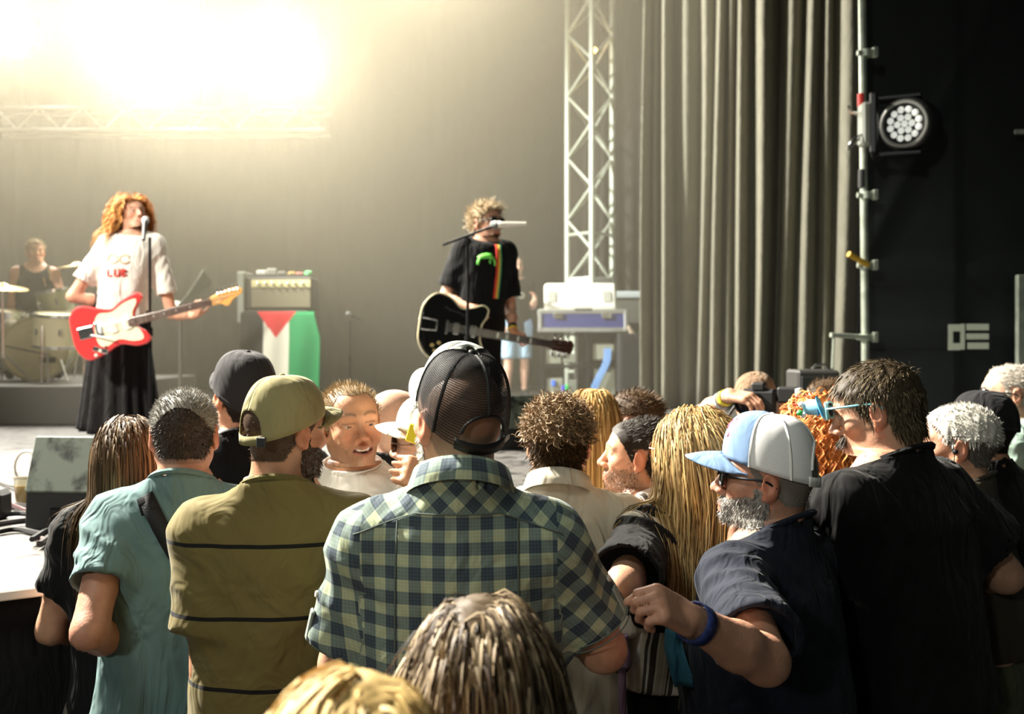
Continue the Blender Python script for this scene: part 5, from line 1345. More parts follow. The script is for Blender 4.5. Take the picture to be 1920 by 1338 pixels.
# --- woman with long brown hair by the stage edge
c = person('woman with long brown hair in a black top at the stage edge', 240, 784, 2.76, yaw=12, hyaw=34, skin=FAIR, w=.80, g=.86, hs=.93, hh=.005,
    L=dict(e=(-.08, .05, -.28), w=(.10, .20, -.06), curl=(.7, .6, .5)), R=dict(e=(.03, .05, -.29), w=(-.10, .18, .02)), top=dict(m=BLK, sleeve=.6, hem=.78, seed=8), bottom=cloth('grey_cargo', rgb(112, 106, 98)),
    hair=dict(n=3000, lat=.2, length=.30, rad=.0013, cols=BROWNH+((.16, .10, .045),), lift=.12, comb=(0, -.9, -.15), part=0.0, K=12, grav=.6, under=.006, seed=5, hl=dict(low=-.06)))

# --- black cap man at the stage
c = person('man in black cap and black T-shirt at the stage front', 458, 662, 2.95, yaw=12, hyaw=40, pitch=4, captop=.012, skin=FAIR, w=1.0, hs=.99, hh=.005, face=dict(shaved=.8),
    top=dict(m=BLK2, sleeve=.6, seed=9), bottom=DARKT, hair=dict(n=600, length=.008, rad=.001, cols=DARKH, lift=1, K=3, under=.001))
make_cap(c, cloth('washed_black_twill', rgb(44, 42, 44), bump=.25), tilt=6, back_open=False, height=.136, zb=-.028, vl=.06)

# --- smiling man facing the camera
c = person('smiling man in white T-shirt facing away from the stage', 660, 722, 2.78, yaw=178, hyaw=206, pitch=2, roll=5, skin=(.60, .305, .175), w=1.04, g=1.0, hs=.97, hh=.0030, neckfat=1.0,
    face=dict(smile=True, squint=True, stubble=.32, fat=1.0, brow=(.16, .09, .05), lip=(.46, .19, .15)), L=dict(e=('at', 742, 990, 2.50), w=('at', 824, 906, 2.32), hdir=(.8, .2, .35), back=(-.2, .75, .6), curl=((.7, .9, .5), (.6, .8, .5), (.55, .8, .5), (.5, .7, .5)), spread=.25, hh=.004, thumb=.3), R=dict(e=(-.0, .06, -.29), w=(-.05, .2, -.1)),
    top=dict(m=WHITE_T, sleeve=.6, seed=11, neckw=.014, ease=.02, h=.009, slope=.22), bottom=JEANS,
    hair=dict(n=2200, length=.018, rad=.0008, cols=SANDY, lift=.6, comb=(0, -.25, .45), K=4, under=.0015, hl=dict(recede=.040), jit=.35))

# --- bald man, white-capped man in sunglasses
c = person('bald man in black jacket close to the stage', 742, 730, 3.15, yaw=-30, hyaw=-50, pitch=-4, skin=PALE, w=1.0, hs=.99, hh=.005, face=dict(stubble=.6), top=dict(m=BLK, long=True, sleeve=1, seed=12, ease=.02), bottom=DARKT)
c = person('man in white cap and sunglasses behind the plaid shirt', 812, 742, 2.62, yaw=40, hyaw=74, pitch=0, captop=.018, skin=PALE, w=1.0, hs=.95, hh=.005, face=dict(stubble=.3, stubcol=(.5, .47, .42)), bpx=880, bd=2.66, top=dict(m=cloth('pale_blue_cotton', rgb(190, 198, 200)), sleeve=.6, seed=13), bottom=DARKT,
    beard=dict(mask=beard_mask, n=500, length=.012, rad=.001, cols=WHITEH, lift=.8, comb=(0, .1, -.5), K=3, under=.002, name='beard'))
CREAM = cloth('cream_twill', rgb(222, 218, 198), var=.04); make_cap(c, CREAM, m_back=CREAM, trucker=False, tilt=0, vl=.068)
make_glasses(c, mat('tortoise', rgb(92, 52, 22), .3), mat('dark_lens', rgb(30, 22, 18), .08, spec=1))
MB().box(c['hfr'].to((-.088, .018, .040)), (.004, .016, .024), c['hfr'].R@rotx(.3), .003).build('yellow_patch', mat('lime_patch', rgb(222, 212, 40), .6), c['root'])

# --- curly man in a cream shirt
c = person('man with curly light brown hair in a cream collared shirt', 1048, 752, 2.66, yaw=-6, hyaw=-6, skin=FAIR, w=1.03, g=1.0, hs=.97, hh=.0045, bpx=1052, face=dict(shaved=.5, hairbase=(.12, .075, .04)), R=dict(e=(.02, -.03, -.30), w=(-.02, .06, -.25)),
    top=dict(m=cloth('cream_linen', rgb(210, 202, 182), var=.05), sleeve=.9, hem=.70, ease=.03, sl_r=.086, fold=.009, collar='shirt', seed=14, h=.010), bottom=DARKT,
    hair=[dict(n=1500, length=.032, rad=.0018, cols=((.24, .155, .08), (.36, .25, .145), (.16, .10, .05)), lift=.55, comb=(0, -.1, .0), curl=.008, coil=24, K=11, under=.012, seed=4, sel=lambda q: q[:, 2] > .015), dict(n=1600, length=.022, rad=.0013, cols=BROWNH, lift=.7, comb=(0, -.2, -.5), curl=.003, coil=30, K=6, under=.006, seed=5, sel=lambda q: q[:, 2] <= .03)])

# --- blonde straight hair
c = person('woman with long straight golden hair in a dark green top', 1112, 731, 3.3, yaw=-20, hyaw=-20, skin=FAIR, w=.86, g=.86, hs=.98, hh=.006, top=dict(m=cloth('bottle_green', rgb(22, 34, 30)), sleeve=.6, seed=15), bottom=DARKT,
    hair=dict(n=2600, lat=.5, length=.44, rad=.0014, cols=((.42, .25, .085), (.52, .34, .13), (.30, .17, .055)), lift=.12, comb=(0, -.9, -.1), part=.0, K=12, grav=.6, under=.006, seed=7))
# --- far man, receding hair
c = person('man with receding brown hair close to the stage front', 1186, 733, 3.6, yaw=60, hyaw=62, skin=PALE, w=1.0, hs=1.0, hh=.006, top=dict(m=BLK, sleeve=.6, seed=16), bottom=DARKT, face=dict(stubble=.3), hair=dict(n=1300, length=.022, rad=.0014, cols=BROWNH, lift=.6, comb=(0, -.5, .1), K=4, under=.005, hl=dict(recede=.020)))
# --- dark-haired bearded man in profile
STRIPE = wovenmat('striped_linen', vstripe_build)
c = person('dark haired bearded man in striped shirt turned towards the stage', 1192, 786, 2.92, yaw=52, hyaw=80, pitch=3, skin=(.56, .31, .20), w=1.0, hs=.93, hh=.004, bpx=1215, bd=2.98, face=dict(stubble=.6, stubcol=(.06, .035, .02), brow=(.03, .02, .012)), L=dict(e=(.02, -.02, -.3), w=(.06, .2, -.1)),
    top=dict(m=STRIPE, sleeve=.8, hem=.72, ease=.035, sl_r=.088, seed=17, fold=.009), bottom=BLK,
    hair=dict(n=3000, length=.022, rad=.0011, cols=DARKH, lift=.25, comb=(0, -.7, .25), K=4, under=.006, seed=9), beard=dict(mask=beard_mask, n=1100, length=.006, rad=.0007, cols=((.16, .08, .04), (.08, .05, .03)), lift=.5, comb=(0, .1, -.5), K=3, under=.001, shell=False, name='beard'))
# --- blonde woman in a black shirt
c = person('woman with long wavy blonde hair in a loose black shirt', 1300, 766, 2.62, yaw=28, hyaw=46, pitch=0, skin=FAIR, w=.96, g=.98, hs=.98, hh=.005, bpx=1262, bd=2.66, L=dict(e=(1168, 1096, 'near'), w=(1200, 1125, 'far')), R=dict(e=('at', 1425, 1070, 2.56), w=('at', 1392, 985, 2.44), hdir=(-.35, -.1, -1), back=(.2, -1, .1), curl=(.3, .3, .2), spread=.1),
    top=dict(m=BLK, sleeve=.92, hem=1.20, ease=.036, sl_r=.092, seed=18, fold=.010, h=.010), skirt=dict(m=BLK2, hem=.45, flare=.05),
    hair=dict(n=3600, lat=.7, length=.46, rad=.0012, cols=BLONDE+((.22, .13, .05),), lift=.15, comb=(0, -.7, -.1), part=.01, K=14, grav=.5, under=.007, seed=12, wav=.0055, cvar=.12))
make_top(c, m=STRIPE, sleeve=.3, hem=1.02, ease=.020, sl_r=.06, fold=.008, collar=None, name='undershirt', seed=33)
make_glasses(c, mat('tortoise', rgb(92, 52, 22), .3), mat('amber_lens', rgb(120, 60, 20), .08, spec=1), up=.0, fwd=.004)

# --- photographer
c = person('photographer in a brown cap raising a camera at the stage', 1418, 700, 4.2, yaw=150, hyaw=155, pitch=-14, captop=.015, skin=FAIR, w=1.0, hs=.96, hh=.006, R=dict(e=(1316, 778, 'near'), w=(1368, 740, 'near'), hdir=(-.8, .2, -.1), back=(0, .3, 1), curl=(.5, .6, .5), hh=.005), L=dict(e=(.1, .12, -.24), w=(1462, 800, 'near'), curl=(.7, .7, .6)),
    top=dict(m=BLK, sleeve=.6, seed=19), bottom=DARKT, hair=dict(n=700, length=.012, rad=.0012, cols=BROWNH, K=3, under=.003))
make_cap(c, cloth('brown_twill', rgb(122, 98, 76)), backwards=True, tilt=-4)
band(c, 1, .86, mat('lime_band', rgb(214, 206, 50), .5)); band(c, 1, .74, mat('pale_band', rgb(170, 190, 200), .5), .034, .006)
cmp_ = at(1424, 752, 4.0); ce = empty('photo_camera', cmp_); ce.rotation_euler = (0, 0, math.radians(-28)); tag(ce, 'black camera with a large lens and flash held up by the photographer', 'camera')
MB().box((0, 0, 0), (.072, .035, .050), None, .014).build('camera_body', M_BLACK, ce); MB().box((0, -.005, .058), (.028, .028, .018), None, .008).build('prism_hump', M_BLACK, ce)
MB().lathe([(.038, 0), (.040, .03), (.042, .09), (.046, .12), (.046, .14), (.040, .142)], 24, rotx(math.pi/2), (-.012, -.03, 0)).build('lens_barrel', M_BLACK, ce, True); MB().lathe([(.001, .132), (.025, .130), (.041, .126)], 24, rotx(math.pi/2), (-.012, -.03, 0)).build('front_glass', mat('coated_glass', rgb(40, 42, 52), .05, spec=1), ce, True)
MB().box((.115, .0, .028), (.040, .030, .032), None, .008).build('flash_unit', M_BLACK, ce); MB().box((.158, -.006, .028), (.010, .030, .028), None, .004).build('flash_window', mat('flash_diffuser', rgb(232, 234, 226), .3), ce)
MB().tube(spline([(-.075, 0, .01), (-.14, .02, -.08), (-.19, .06, -.2)], 5), .007, 6).build('neck_strap', M_BLACK, ce, True)
# --- man half hidden behind the redhead
c = person('man with short brown hair half hidden behind red curls', 1552, 712, 4.05, yaw=70, hyaw=75, skin=PALE, w=1.0, hs=1.0, hh=.006, top=dict(m=cloth('grey_marl', rgb(120, 118, 112)), sleeve=.6, seed=20), bottom=DARKT, hair=dict(n=1200, length=.02, rad=.0014, cols=BROWNH, lift=.7, comb=(0, -.4, .2), K=4, under=.005))
# --- redhead
c = person('woman with big curly red hair beside the trucker cap', 1548, 764, 3.2, yaw=30, hyaw=30, skin=PALE, w=.84, g=.86, hs=1.0, hh=.006, top=dict(m=cloth('white_blouse', rgb(214, 208, 200)), long=True, sleeve=1, seed=21), bottom=DARKT,
    hair=dict(n=1150, length=.20, rad=.0026, cols=REDH, lift=.6, comb=(0, -.3, 0), part=0, K=18, grav=.30, curl=.009, coil=17, under=.014, hull=False, seed=14, drape=.03))

# --- white trucker cap man
c = person('bearded man in blue and white trucker cap and navy T-shirt', 1432, 788, 2.30, yaw=48, bpx=1478, bd=2.36, hyaw=74, pitch=3, captop=.020, skin=(.56, .29, .19), w=1.06, g=1.14, belly=.09, hs=1.0, hh=.0035, neckfat=1.15, face=dict(fat=1.08, stubble=.35, stubcol=(.4, .38, .35), shaved=.15, brow=(.2, .16, .12)),
    L=dict(e=(1436, 1240, 'near'), w=(1290, 1160, 'near'), curl=((1.1, 1.2, .8),)*4, thumb=.9, hdir=None, back=(-.4, -.6, .8), hh=.004, thick=1.12, len=.98), R=dict(e=(.06, .12, -.26), w=(1300, 1128, 'far'), curl=(.9, 1.0, .7)),
    top=dict(m=NAVY, sleeve=.80, hem=.74, ease=.022, sl_r=.086, fold=.008, seed=22, h=.009), bottom=BLK, hb=.012,
    hair=dict(n=500, length=.005, rad=.0009, cols=((.3, .26, .22),), K=3, under=.0005, hl=dict(low=-.05)), beard=dict(mask=beard_mask, n=3600, length=.010, rad=.0007, cols=((.40, .38, .35), (.30, .28, .25), (.12, .10, .09)), lift=.3, comb=(0, .15, -.7), K=4, under=.002, name='beard'))
MESHW = meshmat('white_cap_mesh', rgb(250, 250, 250), .16); BLUECAP = cloth('slate_blue_twill', rgb(112, 138, 172), var=.05, bump=.2); WHITEC = cloth('white_twill', rgb(236, 236, 232), var=.03, bump=.15)
cp, cf, dome = make_cap(c, BLUECAP, MESHW, BLUECAP, trucker=True, strap_m=WHITEC, seam=WHITEC, tilt=-2, height=.150, vl=.088, openw=.60, zb=-.004)
pk = [cf.to(dome(t, u)*np.array([1.03, 1.03, 1.0])) for t, u in ((-.42, .30), (.42, .30), (.42, .62), (.25, .74), (-.25, .74), (-.42, .62), (-.42, .30))]
MB().tube(pk, .0022, 5).build('patch_border', mat('pink_thread', rgb(206, 60, 110), .6), cp, True)
MB().tube([cf.to(dome(t, u)*np.array([1.03, 1.03, 1.0])) for t, u in ((-.2, .4), (-.2, .58), (.0, .45), (.2, .58), (.2, .4))], .0022, 5).build('patch_stitch', mat('pink_thread2', rgb(206, 90, 120), .6), cp, True)
make_glasses(c, mat('black_acetate', rgb(24, 22, 26), .25), mat('green_lens', rgb(70, 84, 70), .06, spec=1), thick=.003)
band(c, -1, .90, mat('blue_band', rgb(44, 60, 120), .5, var=.5, vscale=120), .036, .013); band(c, 1, .66, mat('lime_band', rgb(214, 206, 50), .5), .040, .014); band(c, 1, .48, mat('purple_band', rgb(90, 50, 110), .5, var=.5, vscale=60), .044, .010)

# --- big man with moustache
c = person('tall man with moustache and toy visor glasses in black T-shirt', 1662, 680, 2.56, yaw=38, bpx=1712, bd=2.66, hyaw=64, pitch=-14, skin=FAIR, w=1.22, g=1.22, belly=.08, hs=1.02, hh=.0035, neckfat=1.22, face=dict(fat=1.05, open=True, stubble=.12, brow=(.06, .04, .03)),
    L=dict(e=(.06, .10, -.28), w=(.1, .2, -.05)), R=dict(e=(1884, 1078, 'far'), w=(1790, 1075, 'far'), thick=1.15),
    top=dict(m=BLK2, sleeve=.66, hem=.90, ease=.030, sl_r=.096, fold=.008, seed=24, h=.010), bottom=BLK,
    hair=dict(n=4200, length=.034, rad=.0012, cols=((.06, .042, .024), (.10, .075, .042), (.16, .12, .07)), lift=.10, comb=lambda q: np.where((q[:, 2] > .062)[:, None], np.array([[-.1, .45, .05]]), np.array([[0, -.55, -.75]])), K=6, grav=.30, under=.009, jit=.2, hull=False, seed=16, hl=dict(low=-.070)), beard=dict(mask=moustache_mask, n=500, length=.020, rad=.0011, cols=((.05, .035, .025), (.10, .08, .06)), lift=.5, comb=(0, .1, -.8), K=4, under=.003, name='moustache'))
g = make_glasses(c, mat('turquoise_plastic', rgb(120, 196, 210), .35), mat('dark_lens', rgb(30, 22, 18), .08, spec=1), up=.016, fwd=.016, thick=.0032, tiltx=4, name='novelty_glasses')
fr = c['hfr']; vp = MB(); vp.lathe([(.001, .004), (.030, .003), (.036, 0), (.030, -.003)], 20, fr.R@roty(.2)@rotx(1.45), fr.to((0, .128, .038))); vp.build('hat_brim', mat('turquoise_plastic2', rgb(96, 180, 224), .35), g, True)
vp = MB(); vp.lathe([(.022, .0), (.020, .03), (.012, .04), (.001, .041)], 16, fr.R@rotx(-1.3), fr.to((0, .132, .040))); vp.build('hat_crown', mat('pale_blue_plastic', rgb(150, 210, 240), .35), g, True)
for i, (dx, dz, cc) in enumerate(((.012, .012, (236, 236, 240)), (-.012, .016, (236, 236, 240)), (.0, -.012, (236, 236, 240)), (-.016, -.004, (60, 180, 90)))): MB().lathe([(.001, .008), (.007, .005), (.009, 0), (.006, -.006), (.001, -.008)], 10, None, fr.to((dx, .168+.004*i, .042+dz))).build('flower', mat('toy_%d_%d' % (cc[0], cc[1]), rgb(*cc), .4), g, True)
MB().tube([fr.to((0, .17, .056)), fr.to((.004, .195, .062))], .003, 6).build('red_tip', mat('toy_red', rgb(206, 40, 40), .4), g, True)
nk = c['neck']; u = nrmv(nk.b-nk.a); e1 = nrmv(np.cross(u, [0, 1, 0])); e2 = np.cross(u, e1)
ch = MB()
for i in range(46):
    a = 2*math.pi*i/46; p = nk.a+u*.034+(e1*math.cos(a)+e2*math.sin(a))*(nk.ra*.985+.004); ch.lathe([(.001, .003), (.0035, 0), (.001, -.003)], 6, rotz(a), p)
ch.build('neck_chain', metal('gold', (.83, .66, .32), .25), c['root'], True)

tr_ = c['trousers']; bvt = BVHTree.FromPolygons([v.co[:] for v in tr_.data.vertices], [p.vertices[:] for p in tr_.data.polygons]); s = c['s']
for k in range(3):
    V = []; Fq = []
    for j in range(14):
        z = (.96-.05*j)*s
        for e_ in (0, .008):
            ang_ = -.62+.10*k+e_/.17; o_ = Vector((math.sin(ang_+2.2)*.6, math.cos(ang_+2.2)*.6, z)); h_ = bvt.ray_cast(o_, Vector((-o_.x, -o_.y, 0))); V.append(np.array(h_[0])+np.array(h_[1])*.003 if h_[0] is not None else np.array([o_.x*.3, o_.y*.3, z]))
    for j in range(13): Fq.append((2*j, 2*j+1, 2*j+3, 2*j+2))
    obj('side_stripe', V, Fq, mat('stripe_cream', rgb(206, 190, 160), .7), tr_)

# --- right edge
c = person('woman with cropped silver hair in profile with an earphone', 1795, 762, 2.95, yaw=55, bpx=1838, bd=3.02, hyaw=64, pitch=0, skin=FAIR, w=.96, g=1.0, hs=.99, hh=.0045, top=dict(m=cloth('dark_olive', rgb(58, 52, 40)), sleeve=.8, hem=1.0, ease=.028, seed=26), bottom=cloth('green_cargo', rgb(88, 92, 66)),
    hair=[dict(n=3000, length=.018, rad=.0012, cols=WHITEH, lift=.03, comb=lambda q: np.where((q[:, 2] > .055)[:, None], np.array([[-.3, .5, -.1]]), np.array([[0, -.1, -1.]])), K=5, grav=.12, hull=False, under=.009, seed=18, jit=.3, sel=lambda q: q[:, 2] > .02), dict(n=900, length=.009, rad=.001, cols=((.16, .14, .12),), lift=.7, K=3, under=.002, sel=lambda q: q[:, 2] <= .03, hl=dict(low=-.06))])
MB().lathe([(.001, .008), (.007, .006), (.008, -.006), (.001, -.01)], 10, c['hfr'].R@roty(math.pi/2), c['hfr'].to((-.086, .002, -.008))).build('earphone', M_BLACK, c['root'], True)
MB().tube([c['hfr'].to((-.090, .004, -.012)), c['hfr'].to((-.090, .006, -.05)), c['hfr'].to((-.080, .004, -.10))], .0016, 5).build('earphone_cable', M_BLACK, c['root'], True)
c = person('person in black cap and black tank top with a green earplug', 1842, 736, 3.42, yaw=25, hyaw=42, pitch=0, captop=.016, bpx=1878, skin=TAN, w=1.04, hs=1.0, hh=.005, top=dict(m=BLK, tank=True, hem=.76, seed=27), bottom=DARKT, hair=dict(n=600, length=.006, rad=.001, cols=DARKH, K=3, under=.0008))
make_cap(c, cloth('black_cap_twill', rgb(20, 20, 22)), back_open=False, tilt=2, vl=.07)
MB().lathe([(.001, .008), (.006, .006), (.007, -.006), (.001, -.01)], 10, c['hfr'].R@roty(math.pi/2), c['hfr'].to((-.089, -.004, -.006))).build('earplug', mat('lime_plug', rgb(150, 220, 60), .4), c['root'], True)
c = person('older man with black glasses in a mint T-shirt', 1890, 684, 4.1, yaw=58, hyaw=74, pitch=2, bpx=1925, skin=PALE, w=1.05, g=1.1, hs=1.05, hh=.0055, top=dict(m=cloth('mint_cotton', rgb(186, 214, 198)), sleeve=.62, seed=28), bottom=DARKT, face=dict(shaved=.3, hairbase=(.4, .36, .3)), hair=dict(n=1300, length=.012, rad=.0012, cols=((.5, .45, .38), (.42, .38, .32)), K=3, under=.003, hl=dict(recede=.02)))
make_glasses(c, mat('black_acetate', rgb(24, 22, 26), .25), mat('clear_lens', rgb(190, 190, 190), .05, spec=1), thick=.003)

# --- a tied lilac sleeve and a blue bandana hang between the blonde woman and the bearded man
lj = MB(); p0 = at(1163, 1212, 2.50); lj.tube(spline([p0+np.array([0, 0, .03]), p0, p0+np.array([.003, 0, -.045]), p0+np.array([.004, -.004, -.075]), p0+np.array([.007, 0, -.30]), p0+np.array([.012, 0, -.52])], 5), [.022]*6+[.026]*5+[.024]*3+[.010]*4+[.012]*8, 10)
tag(lj.build('tied_sleeve', cloth('lilac_cotton', rgb(150, 124, 150)), None, True), 'lilac sleeve tied in a knot, hanging below the striped shirt hem', 'jacket')
V = []; Fq = []; p0 = at(1262, 1178, 2.28)
for j in range(12):
    for i in range(5): V.append(p0+np.array([(-.018+.009*i)*(1+.5*j/11)+.03*(j/11)**2, .008*math.sin(i*1.8+j*.5), -.012*j]))
for j in range(11):
    for i in range(4): Fq.append((j*5+i, j*5+i+1, (j+1)*5+i+1, (j+1)*5+i))
bnd = obj('bandana', V, Fq, cloth('teal_bandana', rgb(46, 96, 116))); bnd.modifiers.new('thick', 'SOLIDIFY').thickness = .002; tag(bnd, 'teal bandana hanging from the bearded man\'s wristband', 'bandana')

# --- foreground heads
c = person('woman with streaked brown hair seen from behind, nearest the plaid shirt', 905, 1122, 1.36, yaw=0, skin=FAIR, w=.86, g=.9, hs=1.0, hh=.005, top=dict(m=BLK, sleeve=.6, seed=30), bottom=DARKT, shoes=True,
    hair=dict(n=4200, length=.36, rad=.0012, cols=((.10, .066, .034), (.30, .22, .13), (.05, .03, .018), (.42, .33, .22)), lift=.15, comb=(0, -.5, -.1), part=-.01, K=13, grav=.55, under=.008, seed=21, spread=.1))
c = person('short person with smooth golden blonde hair below the olive shirt', 655, 1272, .98, yaw=10, skin=FAIR, w=.86, g=.9, hs=1.0, hh=.006, top=dict(m=BLK, sleeve=.6, seed=31), bottom=DARKT,
    hair=dict(n=3600, length=.28, rad=.0013, cols=((.58, .40, .15), (.66, .48, .2), (.46, .30, .1)), lift=.1, comb=(0, -.5, -.05), part=.02, K=12, grav=.6, under=.008, seed=22, spread=.08))

# ------------------------------------------------------------------ the band
def project(c, pts, wd, m, name, parent=None, front=True, off=.005, thick=.003, wds=None):
    """a flat ribbon laid on the shirt along (x, z) points of the person's space"""
    me = c['shirt'].data; bv = BVHTree.FromPolygons([v.co[:] for v in me.vertices], [p.vertices[:] for p in me.polygons]); V = []; Fq = []; sg = 1 if front else -1
    k_ = c['s']; pts = [(-x*k_, z*k_+.02) for x, z in pts]; wd *= k_
    for i, p in enumerate(pts):
        p0 = np.array(pts[max(i-1, 0)]); p1 = np.array(pts[min(i+1, len(pts)-1)]); t = nrmv(p1-p0); nx = np.array([-t[1], t[0]])*(wds[i] if wds else wd)
        for s_ in (-1, 1):
            x, z = np.array(p)+nx*s_; h = bv.ray_cast(Vector((x, sg*.8, z)), Vector((0, -sg, 0)))
            if h[0] is None: h = bv.find_nearest(Vector((x, sg*.1, z)))
            V.append(np.array(h[0])+np.array([0, sg*off, 0]))
    for i in range(len(pts)-1): Fq.append((2*i, 2*i+1, 2*i+3, 2*i+2))
    o = obj(name, V, Fq, m, parent or c['root']); so = o.modifiers.new('thick', 'SOLIDIFY'); so.thickness = thick; so.offset = 0; return o
def guitar(label, p0, ang, yaw, kind, sc=1.0):
    e = empty('electric_guitar', p0); e.rotation_euler = (Matrix.Rotation(yaw, 3, 'Z')@Matrix.Rotation(-ang, 3, 'Y')).to_euler(); e.scale = (sc, sc, sc); tag(e, label, 'guitar')
    if kind == 'solid':
        ol = smoothpoly([(-.24, .02), (-.225, .12), (-.16, .165), (-.07, .135), (.02, .108), (.09, .14), (.18, .165), (.215, .135), (.165, .075), (.14, .03), (.145, -.03), (.19, -.08), (.195, -.135), (.12, -.15), (.02, -.118), (-.08, -.150), (-.18, -.165), (-.235, -.09)], 6)
        body_m = mat('fiesta_red', rgb(226, 62, 62), .22, coat=.7)
        b = MB().prism(ol, -.022, .022, bev=.010).build('body', body_m, e, False)
        pg = smoothpoly([(-.10, .02), (-.06, .09), (.02, .085), (.10, .12), (.17, .13), (.17, .10), (.135, .05), (.135, -.02), (.16, -.07), (.16, -.115), (.10, -.115), (.02, -.085), (-.06, -.11), (-.10, -.08)], 5)
        MB().prism(pg, -.026, -.0225).build('pickguard', mat('pickguard_cream', rgb(240, 228, 196), .35), e)
        for x, w_ in ((.095, .022), (.01, .022)): MB().box((x, -.030, .0), (w_, .006, .043), None, .005).build('pickup', mat('pickup_white', rgb(236, 230, 214), .4), e)
        MB().box((-.075, -.028, .0), (.020, .006, .045), None, .003).build('bridge', M_CHROME, e); MB().box((-.155, -.025, .0), (.045, .004, .035), None, .004).build('tailpiece', M_CHROME, e)
        MB().tube([(-.13, -.03, -.02), (-.06, -.045, -.05), (.0, -.05, -.075)], .004, 6).build('tremolo_arm', M_CHROME, e, True)
        MB().box((-.10, -.028, -.12), (.045, .004, .014), roty(.5), .003).build('switch_plate', M_CHROME, e)
        for q in ((-.07, -.10), (-.10, -.125), (-.13, -.145)): MB().lathe([(.001, .014), (.009, .013), (.011, 0)], 12, rotx(math.pi/2), (q[0], -.024, q[1])).build('knob', mat('knob_white', rgb(226, 220, 204), .4), e, True)
        nk_m, hd_m, L0, L1 = mat('rosewood', rgb(92, 58, 38), .5), mat('maple', rgb(230, 168, 92), .35, coat=.4), .12, .60
        hs_ = smoothpoly([(.60, .022), (.64, .038), (.70, .045), (.77, .050), (.80, .030), (.785, .005), (.74, -.012), (.70, -.045), (.675, -.040), (.655, -.025), (.60, -.022)], 4)
        tun = [(.655+.024*i, .052) for i in range(6)]; bt = .02
    else:
        up = [(-.235, 0), (-.225, .11), (-.155, .190), (-.06, .180), (.015, .128), (.085, .140), (.15, .165), (.19, .145), (.185, .095), (.160, .04)]
        ol = smoothpoly(up+[(x, -z) for x, z in up[::-1][:-1]], 5)
        MB().prism(ol, -.026, .026, bev=.012).build('body', mat('black_lacquer', rgb(16, 14, 13), .12, coat=1.0), e)
        MB().tube([(x*1.0, -.023, z*1.0) for x, z in ol]+[(ol[0][0], -.023, ol[0][1])], .0045, 6, False).build('binding', mat('cream_binding', rgb(226, 214, 176), .4), e, True)
        for s_ in (-1, 1): MB().tube(spline([(.04, -.029, s_*.085), (.0, -.029, s_*.10), (-.05, -.029, s_*.105), (-.09, -.029, s_*.12)], 4), .006, 6).build('f_hole', M_BLACK, e, True)
        for x in (.105, -.005): MB().box((x, -.032, 0), (.018, .008, .036), None, .004).build('pickup', M_CHROME, e)
        MB().box((-.065, -.033, 0), (.008, .008, .042), None, .003).build('bridge', M_CHROME, e)
        MB().tube([(-.13, -.032, .03), (-.21, -.03, .035), (-.235, -.01, .03), (-.235, -.01, -.03), (-.21, -.03, -.035), (-.13, -.032, -.03), (-.13, -.032, .03)], .006, 6).build('tailpiece', M_CHROME, e, True)
        for q in ((-.10, -.10), (-.14, -.12), (-.12, -.15), (-.07, -.14)): MB().lathe([(.001, .016), (.010, .014), (.012, 0)], 12, rotx(math.pi/2), (q[0], -.027, q[1])).build('knob', mat('knob_amber', rgb(196, 170, 110), .3), e, True)
        nk_m, hd_m, L0, L1 = mat('dark_rosewood', rgb(62, 44, 34), .45), mat('dark_headstock', rgb(70, 40, 30), .3), .13, .62
        hs_ = np.array([(.62, .021), (.65, .032), (.78, .045), (.80, .02), (.795, -.02), (.78, -.045), (.65, -.032), (.62, -.021)]); tun = [(.66+.045*i, s_*.055) for s_ in (-1, 1) for i in range(3)]; bt = .02
    MB().prism([(L0, .026), (L1, .021), (L1, -.021), (L0, -.026)], -.032, -.008, bev=.003).build('neck', mat('neck_maple', rgb(196, 140, 84), .4), e)
    MB().prism([(L0-.02, .028), (L1, .021), (L1, -.021), (L0-.02, -.028)], -.037, -.0325).build('fretboard', nk_m, e)
    for i in range(14):
        x = L1-(L1-L0)*(1-2**(-i/9))*1.5
        if x > L0: MB().box((x, -.0375, 0), (.0012, .001, .023)).build('fret', M_CHROME, e)
    for i in (3, 5, 7, 9):
        x = L1-(L1-L0)*(1-2**(-(i-.5)/9))*1.5; MB().box((x, -.0376, 0), (.007 if kind != 'solid' else .004, .0008, .015 if kind != 'solid' else .004)).build('inlay', mat('pearl', rgb(226, 222, 210), .3), e)
    MB().prism(hs_, -.030, -.014, bev=.003).build('headstock', hd_m, e)
    for x, z in tun: MB().lathe([(.001, .012), (.006, .010), (.008, -.006)], 10, rotx(math.pi/2), (x, -.028, z*.7)).build('tuner', M_CHROME, e, True); MB().box((x, -.020, z*1.15), (.006, .004, .010), None, .003).build('tuner_key', M_CHROME, e)
    for i in range(6): z = -.016+.0064*i; MB().tube([(-.075, -.040, z*1.4), (L1, -.039, z), (tun[i][0], -.034, z*.9+tun[i][1]*.1)], .0009, 4).build('string', M_CHROME, e, True)
    return e

